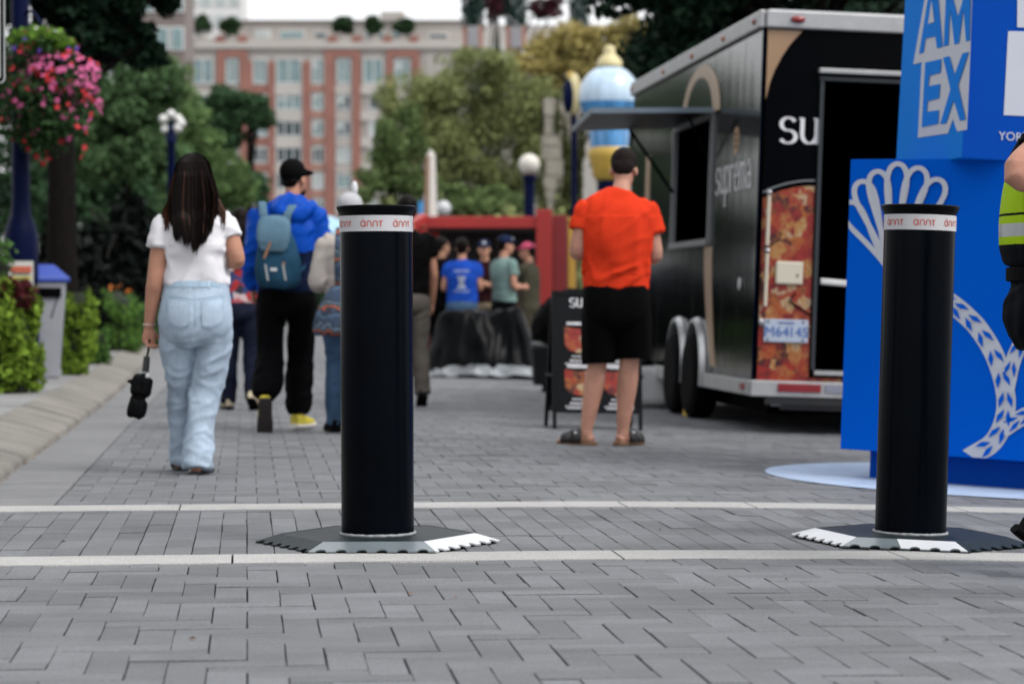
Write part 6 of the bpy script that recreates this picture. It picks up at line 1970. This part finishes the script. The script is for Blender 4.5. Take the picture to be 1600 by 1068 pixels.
# shoulder flash on the sleeve
shv, elv = Vector(Jp['shR']), Vector(Jp['elR'])
ax = (elv - shv).normalized()
for q, r_, mt, nm in ((.34, .0835, m_white, 'sleeve_flash'), ):
    c = shv.lerp(elv, q)
    u_ = ax.orthogonal().normalized()
    v_ = ax.cross(u_)
    mb = MB()
    for h_ in (-.018, .018):
        for i in range(25): mb.v.append(tuple(c + ax * h_ + (u_ * math.cos(2 * PI * i / 24) + v_ * math.sin(2 * PI * i / 24)) * r_))
    for i in range(24): mb.f.append((i, i + 1, 26 + i, 25 + i))
    mb.build(nm, mt, f.t, smooth=180)
m_hiv = cloth('hi_vis_yellow', (.30, .47, .006), .6, .06, .2)
m_refl = M('silver_reflective_tape', (.34, .35, .36), .35, metal=.2, var=.08)
mb = MB()
mb.loft([(0, -.005, 1.145, .205, .158), (0, -.008, 1.155, .208, .162), (0, -.01, 1.25, .212, .160), (0, -.008, 1.36, .205, .145), (0, -.004, 1.43, .172, .118), (0, 0, 1.49, .12, .085)], n=34, k=5, e=2.4)
v = f.part('vest', mb, [m_hiv, m_refl, m_uni], wr=[(.008, 7, 2, (0, 0, 1), 1.5, None)], voxel=.009)
for p in v.data.polygons:
    c = p.center
    if 1.178 < c.z < 1.222: p.material_index = 1
    if 1.245 < c.z < 1.255 or c.z < 1.150: p.material_index = 2
    if abs(c.y - .015) < .012 and c.x > 0: p.material_index = 2
    if abs(c.x) > .165 and c.z > 1.26 and abs(c.y + .01) < .085: p.material_index = 2
f.trousers(Jp, [(0, 0, .80, .14, .11), (0, -.01, .9, .195, .145), (0, 0, 1.0, .19, .138), (0, 0, 1.06, .188, .135)],
           [[(.10, 0, .92, .10, .12), (.10, .05, .72, .09, .105), (.10, .085, .53, .075, .085), (.10, .02, .38, .066, .07), (.10, -.045, .26, .06, .062)],
            [(-.10, .02, .92, .10, .12), (-.10, .12, .72, .09, .105), (-.10, .21, .53, .075, .085), (-.10, .33, .30, .066, .07), (-.10, .41, .14, .06, .065)]], m_uni)
f.shoe((.10, -.05, .205), (0, 1, 0), m_rubber, m_rubber, h=.10, ln=.30, w=.05, pitch=rad(34), sole_h=.034)
f.shoe(Jp['anL'], (0, 1, 0), m_rubber, m_rubber, ln=.30, w=.05, sole_h=.03)
mb = MB()
mb.loft([(.10, -.06, .37, .062, .066), (.10, -.065, .28, .060, .064), (.10, -.055, .20, .05, .055)], n=16, k=3)
f.part('boot_shaft', mb, m_rubber)
mb = hair_cap(Jp['head'], Jp['headrot'], 1.02, 1.07, False)
f.part('cap', mb, m_uni)
MB().lathe([(.205, 1.02), (.21, 1.025), (.21, 1.065), (.205, 1.07)], n=36).build('duty_belt', m_rubber, f.t).scale = (1, .74, 1)
hol = thing('holster', 'black belt holster with a grip at the right edge officer\'s hip', 'holster', pP + Vector((-.075, -.225, .82)))
MB().loft([(0, 0, 0, .035, .025), (.005, 0, .08, .045, .03), (.0, 0, .19, .05, .03)], n=16, k=3, e=3).build('sheath', m_rubber, hol, smooth=50)
MB().bar((.0, -.01, .165), (-.085, -.015, .225), .032, .036, (0, 1, 0)).build('grip', M('dark_grip', (.02, .023, .028), .45), hol, bevel=.008)
MB().bar((.02, -.01, .17), (.05, -.012, .215), .02, .03, (0, 1, 0)).build('guard', M('metal_guard', (.16, .17, .18), .35, metal=.6), hol, bevel=.004)

# ---- generic bystanders
def std_J(H, arm='down', spread=0.0, headyaw=0, headpitch=0):
    s = H / 1.75
    q = lambda *p: tuple(c * s for c in p)
    J = dict(head=q(0, .025, 1.622), headrot=RH(headyaw, headpitch), neck=q(0, -.008, 1.47), shL=q(-.178, 0, 1.405), shR=q(.178, 0, 1.405), hipL=q(-.095, 0, .90), hipR=q(.095, 0, .90),
             knL=q(-.10, .015, .49), knR=q(.10, .015, .49), anL=q(-.105 - spread, -.02, .09), anR=q(.105 + spread, -.02, .09), toeL=(-.03, .16, 0), toeR=(.03, .16, 0))
    arms = {'down': ((.225, -.02, 1.11), (.235, .06, .86)), 'front': ((.235, -.01, 1.11), (.13, .22, 1.10)), 'reach': ((.24, .16, 1.24), (.20, .42, 1.22)), 'fold': ((.235, .03, 1.12), (.02, .20, 1.16))}
    for sd, sg in (('L', -1), ('R', 1)):
        e_, w_ = arms[arm if isinstance(arm, str) else arm[0 if sd == 'L' else 1]]
        J['el' + sd], J['wr' + sd] = q(sg * e_[0], *e_[1:]), q(sg * w_[0], *w_[1:])
    return J, s
def bystander(label, px, D, H, rot, top, bottom, tone=TONE, arm='down', hair=None, cap=None, sleeve=.55, legs='long', shoe=None, long_hair=False, build=1.0, headyaw=0, headpitch=0, walk=0, vox=.013, print_=None, cap_mark=None):
    p = stand(px, D)
    f = Fig(label, p, rot, tone, vox)
    J, s = std_J(H, arm, 0, headyaw, headpitch)
    if walk:
        J['anL'] = (J['anL'][0], walk, .09); J['anR'] = (J['anR'][0], -walk, .13); J['knL'] = (J['knL'][0], walk * .6, J['knL'][2]); J['knR'] = (J['knR'][0], -walk * .15, J['knR'][2])
    f.body(J, hs=s, vox=.010, hands=('L', 'R'))
    w = build
    S = lambda L: [(x * s, y * s, z * s, rx * s * w, ry * s * w) for x, y, z, rx, ry in L]
    o = f.shirt(J, S([(0, 0, .90, .185, .13), (0, 0, .97, .184, .13), (0, -.003, 1.1, .178, .126), (0, -.008, 1.25, .192, .132), (0, -.008, 1.36, .19, .115), (0, -.006, 1.43, .13, .085), (0, -.006, 1.475, .066, .06)]), top, sleeve, tuple(c * s for c in (.078, .072, .068)))
    if print_: print_(f, o, s)
    lg = []
    for sd in ('L', 'R'):
        hp, kn, an = Vector(J['hip' + sd]), Vector(J['kn' + sd]), Vector(J['an' + sd])
        e1 = an + Vector((0, 0, -.03)) if legs == 'long' else kn.lerp(an, .12)
        pts = [hp, hp.lerp(kn, .5), kn, kn.lerp(e1, .5), e1] if legs == 'long' else [hp, hp.lerp(kn, .5), hp.lerp(kn, .85), e1]
        rr = (.10, .095, .078, .070, .066) if legs == 'long' else (.105, .102, .098, .095)
        lg.append([(*q_, r_ * s * w, r_ * s * w * 1.08) for q_, r_ in zip(pts, rr)])
    f.trousers(J, S([(0, 0, .78, .13, .10), (0, -.01, .84, .185, .14), (0, 0, .93, .180, .128), (0, 0, .96, .178, .126)]), lg, bottom, 'trousers' if legs == 'long' else 'shorts')
    sm = shoe or m_rubber
    for sd in ('L', 'R'):
        f.shoe(J['an' + sd], J['toe' + sd], sm, m_rubber, pitch=rad(25) if (walk and sd == 'R') else 0)
    hm = hair or m_hair
    mb = hair_cap(J['head'], J['headrot'], s, 1.04)
    if long_hair: mb.loft([tuple(Vector(J['head']) + Vector((0, -.05, .06))) + (.07, .06), tuple(Vector(J['head']) + Vector((0, -.075, -.06))) + (.095, .06), tuple(Vector(J['head']) + Vector((0, -.095, -.20))) + (.09, .035), tuple(Vector(J['head']) + Vector((0, -.10, -.27))) + (.05, .02)], n=18, k=3)
    f.part('hair', mb, hm, wr=[(.005, 24, 8, (0, 0, 1), 1.5, None)], voxel=.010)
    if cap:
        Rh = J['headrot']
        mb = MB()
        kn_ = cap_mark == 'knit'
        mb.ball(Vector(J['head']) + Rh @ Vector((0, -.02 if kn_ else -.016, .05 if kn_ else .062)) * s, ((.096 if kn_ else .088) * s, (.116 if kn_ else .104) * s, (.10 if kn_ else .076) * s), Rh, 20, 14)
        if cap_mark != 'knit': mb.loft([tuple(Vector(J['head']) + Rh @ Vector((0, .06, .058)) * s) + (.07, .012), tuple(Vector(J['head']) + Rh @ Vector((0, .12, .045)) * s) + (.06, .009), tuple(Vector(J['head']) + Rh @ Vector((0, .155, .035)) * s) + (.04, .007)], n=14, k=3)
        f.part('cap', mb, cap, voxel=.010, smooth=2)
        if cap_mark == 'logo':
            MB().ball(Vector(J['head']) + Rh @ Vector((0, .083, .085)) * s, (.028, .012, .020), Rh).build('cap_badge', m_white, f.t, smooth=90)
    return f, J
m_blacktee = cloth('black_tee', (.0016, .0016, .002), .85, .2)
m_khaki = cloth('khaki_cloth', (.20, .16, .11), .85)
m_djean = cloth('blue_denim', (.045, .085, .15), .85, .25)
m_navyt = cloth('navy_trouser', (.009, .012, .026), .8, .2)
m_bluet = cloth('royal_blue_tee', (.010, .055, .34), .8, .1)
m_maroon = cloth('maroon_knit', (.022, .006, .008), .85, .2)
m_teal = cloth('grey_teal_tee', (.17, .255, .24), .85, .08)
m_olive = cloth('olive_cloth', (.055, .05, .035), .85, .2)
m_navyc = cloth('navy_cap', (.008, .014, .045), .8)
m_pinkc = cloth('pink_cap', (.50, .08, .15), .8)
m_cream2 = cloth('cream_knit', (.42, .38, .35), .9, .12, .5, 90)
def floral():
    m = bpy.data.materials.new('red_floral_print')
    m.use_nodes = True
    N, L = m.node_tree.nodes, m.node_tree.links
    b = N['Principled BSDF']
    b.inputs['Roughness'].default_value = .8
    tc, vo, rp = N.new('ShaderNodeTexCoord'), N.new('ShaderNodeTexVoronoi'), N.new('ShaderNodeValToRGB')
    vo.inputs['Scale'].default_value = 15
    sep = N.new('ShaderNodeSeparateColor')
    L.new(tc.outputs['Object'], vo.inputs['Vector'])
    L.new(vo.outputs['Color'], sep.inputs[0])
    rp.color_ramp.interpolation = 'CONSTANT'
    e = rp.color_ramp.elements
    e[0].position, e[0].color = 0, (.36, .018, .02, 1)
    e[1].position, e[1].color = .45, (.55, .42, .42, 1)
    for p_, c_ in ((.6, (.03, .05, .16, 1)), (.72, (.45, .10, .12, 1)), (.85, (.02, .02, .04, 1))): e.new(p_).color = c_
    L.new(sep.outputs[0], rp.inputs[0])
    L.new(rp.outputs[0], b.inputs['Base Color'])
    return m
m_floral, m_redtop = floral(), cloth('red_top', (.42, .018, .022), .8)
ff_, _ = bystander('person in red floral top and dark trousers, half hidden by the blue jacket', 376, 20.2, 1.66, 0, [m_redtop, m_floral], m_navyt, (.32, .16, .10), 'front', long_hair=True, walk=.1, shoe=M('cream_shoe', (.5, .43, .3), .6), vox=.012)
sh_ = [c for c in ff_.t.children if c.name.startswith('shirt')][0]
for p in sh_.data.polygons:
    if p.center.z < 1.20: p.material_index = 1
ff_, _ = bystander('person in cream knit and blue jeans with grey hat behind the left bollard', 547, 16.6, 1.62, 0, m_cream2, m_djean, TONE, 'front', cap=cloth('grey_knit_hat', (.40, .40, .42), .9, .2, .6, 60), cap_mark='knit', sleeve=1.9, walk=.16, shoe=m_rubber, vox=.011)
MB().ball((.03, -.02, 1.66), (.022, .022, .05)).build('hat_bobble', M('silver_bobble', (.6, .6, .62), .4), ff_.t, smooth=90)
# striped woven bag
def stripes():
    m = bpy.data.materials.new('striped_weave')
    m.use_nodes = True
    N, L = m.node_tree.nodes, m.node_tree.links
    b = N['Principled BSDF']
    b.inputs['Roughness'].default_value = .9
    tc, sp, rp, ml, fr = N.new('ShaderNodeTexCoord'), N.new('ShaderNodeSeparateXYZ'), N.new('ShaderNodeValToRGB'), N.new('ShaderNodeMath'), N.new('ShaderNodeMath')
    L.new(tc.outputs['Object'], sp.inputs[0])
    no = N.new('ShaderNodeTexNoise')
    no.inputs['Scale'].default_value = 14
    L.new(tc.outputs['Object'], no.inputs['Vector'])
    ml.operation = 'MULTIPLY_ADD'
    ml.inputs[1].default_value = 6.0
    L.new(sp.outputs[2], ml.inputs[0])
    L.new(no.outputs[0], ml.inputs[2])
    fr.operation = 'FRACT'
    L.new(ml.outputs[0], fr.inputs[0])
    rp.color_ramp.interpolation = 'CONSTANT'
    e = rp.color_ramp.elements
    e[0].position, e[0].color = 0, (.03, .05, .09, 1)
    e[1].position, e[1].color = .25, (.06, .10, .16, 1)
    for p_, c_ in ((.42, (.02, .03, .05, 1)), (.55, (.30, .07, .03, 1)), (.66, (.03, .06, .07, 1)), (.8, (.09, .12, .18, 1)), (.92, (.015, .03, .03, 1))): e.new(p_).color = c_
    L.new(fr.outputs[0], rp.inputs[0])
    L.new(rp.outputs[0], b.inputs['Base Color'])
    return m
m_str = stripes()
pbag = stand(517, 16.45)
bg = thing('striped_bag', 'striped woven shoulder bag on the person behind the left bollard', 'bag', pbag + Vector((.0, -.02, .67)))
mb = MB()
mb.loft([(.0, 0, 0, .09, .05), (-.0, 0, .03, .125, .075), (.02, 0, .13, .125, .08), (.04, 0, .23, .095, .06), (.055, 0, .33, .055, .035)], n=24, k=4)
link_mesh('pouch', union(mb, .010, 2, [(.008, 8, 4, (0, 0, 1), 1.5, None)], 2), m_str, bg, smooth=180, recalc=False)
MB().loft([(.055, -.0, .31, .030, .010), (.045, -.06, .48, .026, .008), (.05, -.05, .62, .026, .008), (.06, .02, .72, .026, .008)], n=10, k=4, e=3).build('strap', m_str, bg, smooth=60)

bystander('tall person in black T-shirt with tattooed arm right of the left bollard', 636, 21.0, 1.80, rad(12), m_blacktee, cloth('dull_grey_trouser', (.09, .08, .07), .85), (.40, .20, .13), 'down', walk=.1)
bystander('person all in black behind the black tarp, left of the blue T-shirt', 690, 31.6, 1.74, rad(-30), m_blacktee, m_blacktee, (.30, .16, .10), 'front', headyaw=rad(-40))
def tee_print(f, o, s):
    cloth_on(o, f, 'back_print', lambda u, v: ((u - .5) * .20 * s, (1.315 + v * .025) * s), 8, 2, M('faded_print', (.20, .25, .42), .8), .004)
    cloth_on(o, f, 'back_print', lambda u, v: ((u - .5) * (.05 + .07 * abs(v - .5) * 2) * s + .0, (1.10 + v * .16) * s), 6, 8, M('faded_print2', (.30, .34, .45), .8), .004)
    cloth_on(o, f, 'back_print', lambda u, v: ((u - .5) * .20 * s, (1.055 + v * .02) * s), 8, 2, M('faded_print', (.20, .25, .42), .8), .004)
bystander('person in royal blue T-shirt with faded back print behind the tarp', 722, 31.2, 1.72, rad(-8), m_bluet, m_djean, TONE, 'front', build=1.08, print_=tee_print)
bystander('person in maroon top and dark cap with white badge facing the camera', 757, 33, 1.76, rad(160), m_maroon, m_khaki, (.45, .24, .16), 'fold', cap=m_navyc, cap_mark='logo', headyaw=rad(15))
bystander('person in grey-teal T-shirt and navy cap turned right behind the tarp', 788, 31.4, 1.78, rad(-62), m_teal, m_blacktee, TONE, 'front', cap=m_navyc, headyaw=rad(-20), cap_mark='logo')
bystander('person in olive clothes and pink cap reaching an arm out at the stall', 826, 33.5, 1.76, rad(60), m_olive, m_olive, TONE, ('reach', 'front'), cap=m_pinkc, headyaw=rad(20))
# crouching figure behind the menu board
pC = stand(872, 25)
f = Fig('person in dark hooded top bending down behind the menu board', pC, rad(-75), TONE, .013)
Jc = dict(head=(0, .36, .98), headrot=RH(0, -.9), neck=(0, .26, .93), shL=(-.17, .18, .92), shR=(.17, .18, .92), elL=(-.2, .32, .66), elR=(.2, .32, .66), wrL=(-.12, .45, .46), wrR=(.12, .45, .46), hipL=(-.10, -.12, .62), hipR=(.10, -.12, .62), knL=(-.13, .20, .50), knR=(.13, .20, .50), anL=(-.12, -.05, .09), anR=(.12, -.05, .09), toeL=(0, .17, 0), toeR=(0, .17, 0))
f.body(Jc, vox=.010)
f.shirt(Jc, [(0, -.14, .56, .18, .14), (0, -.10, .70, .195, .16), (0, .03, .86, .21, .15), (0, .16, .95, .19, .12), (0, .25, .97, .09, .09)], m_blacktee, 1.9, (.085, .075, .06), 'hooded_top')
f.trousers(Jc, [(0, -.14, .52, .17, .13), (0, -.13, .60, .185, .15), (0, -.11, .68, .18, .14)], [[(-.10, -.10, .60, .10, .11), (-.13, .08, .56, .09, .09), (-.13, .19, .50, .08, .08), (-.12, .06, .28, .07, .07), (-.12, -.03, .10, .06, .06)], [(.10, -.10, .60, .10, .11), (.13, .08, .56, .09, .09), (.13, .19, .50, .08, .08), (.12, .06, .28, .07, .07), (.12, -.03, .10, .06, .06)]], m_blacktee)
for sd in ('L', 'R'): f.shoe(Jc['an' + sd], (0, 1, 0), m_rubber, m_rubber)
mb = hair_cap(Jc['head'], Jc['headrot'], 1.05, 1.15)
f.part('hood', mb, m_blacktee)
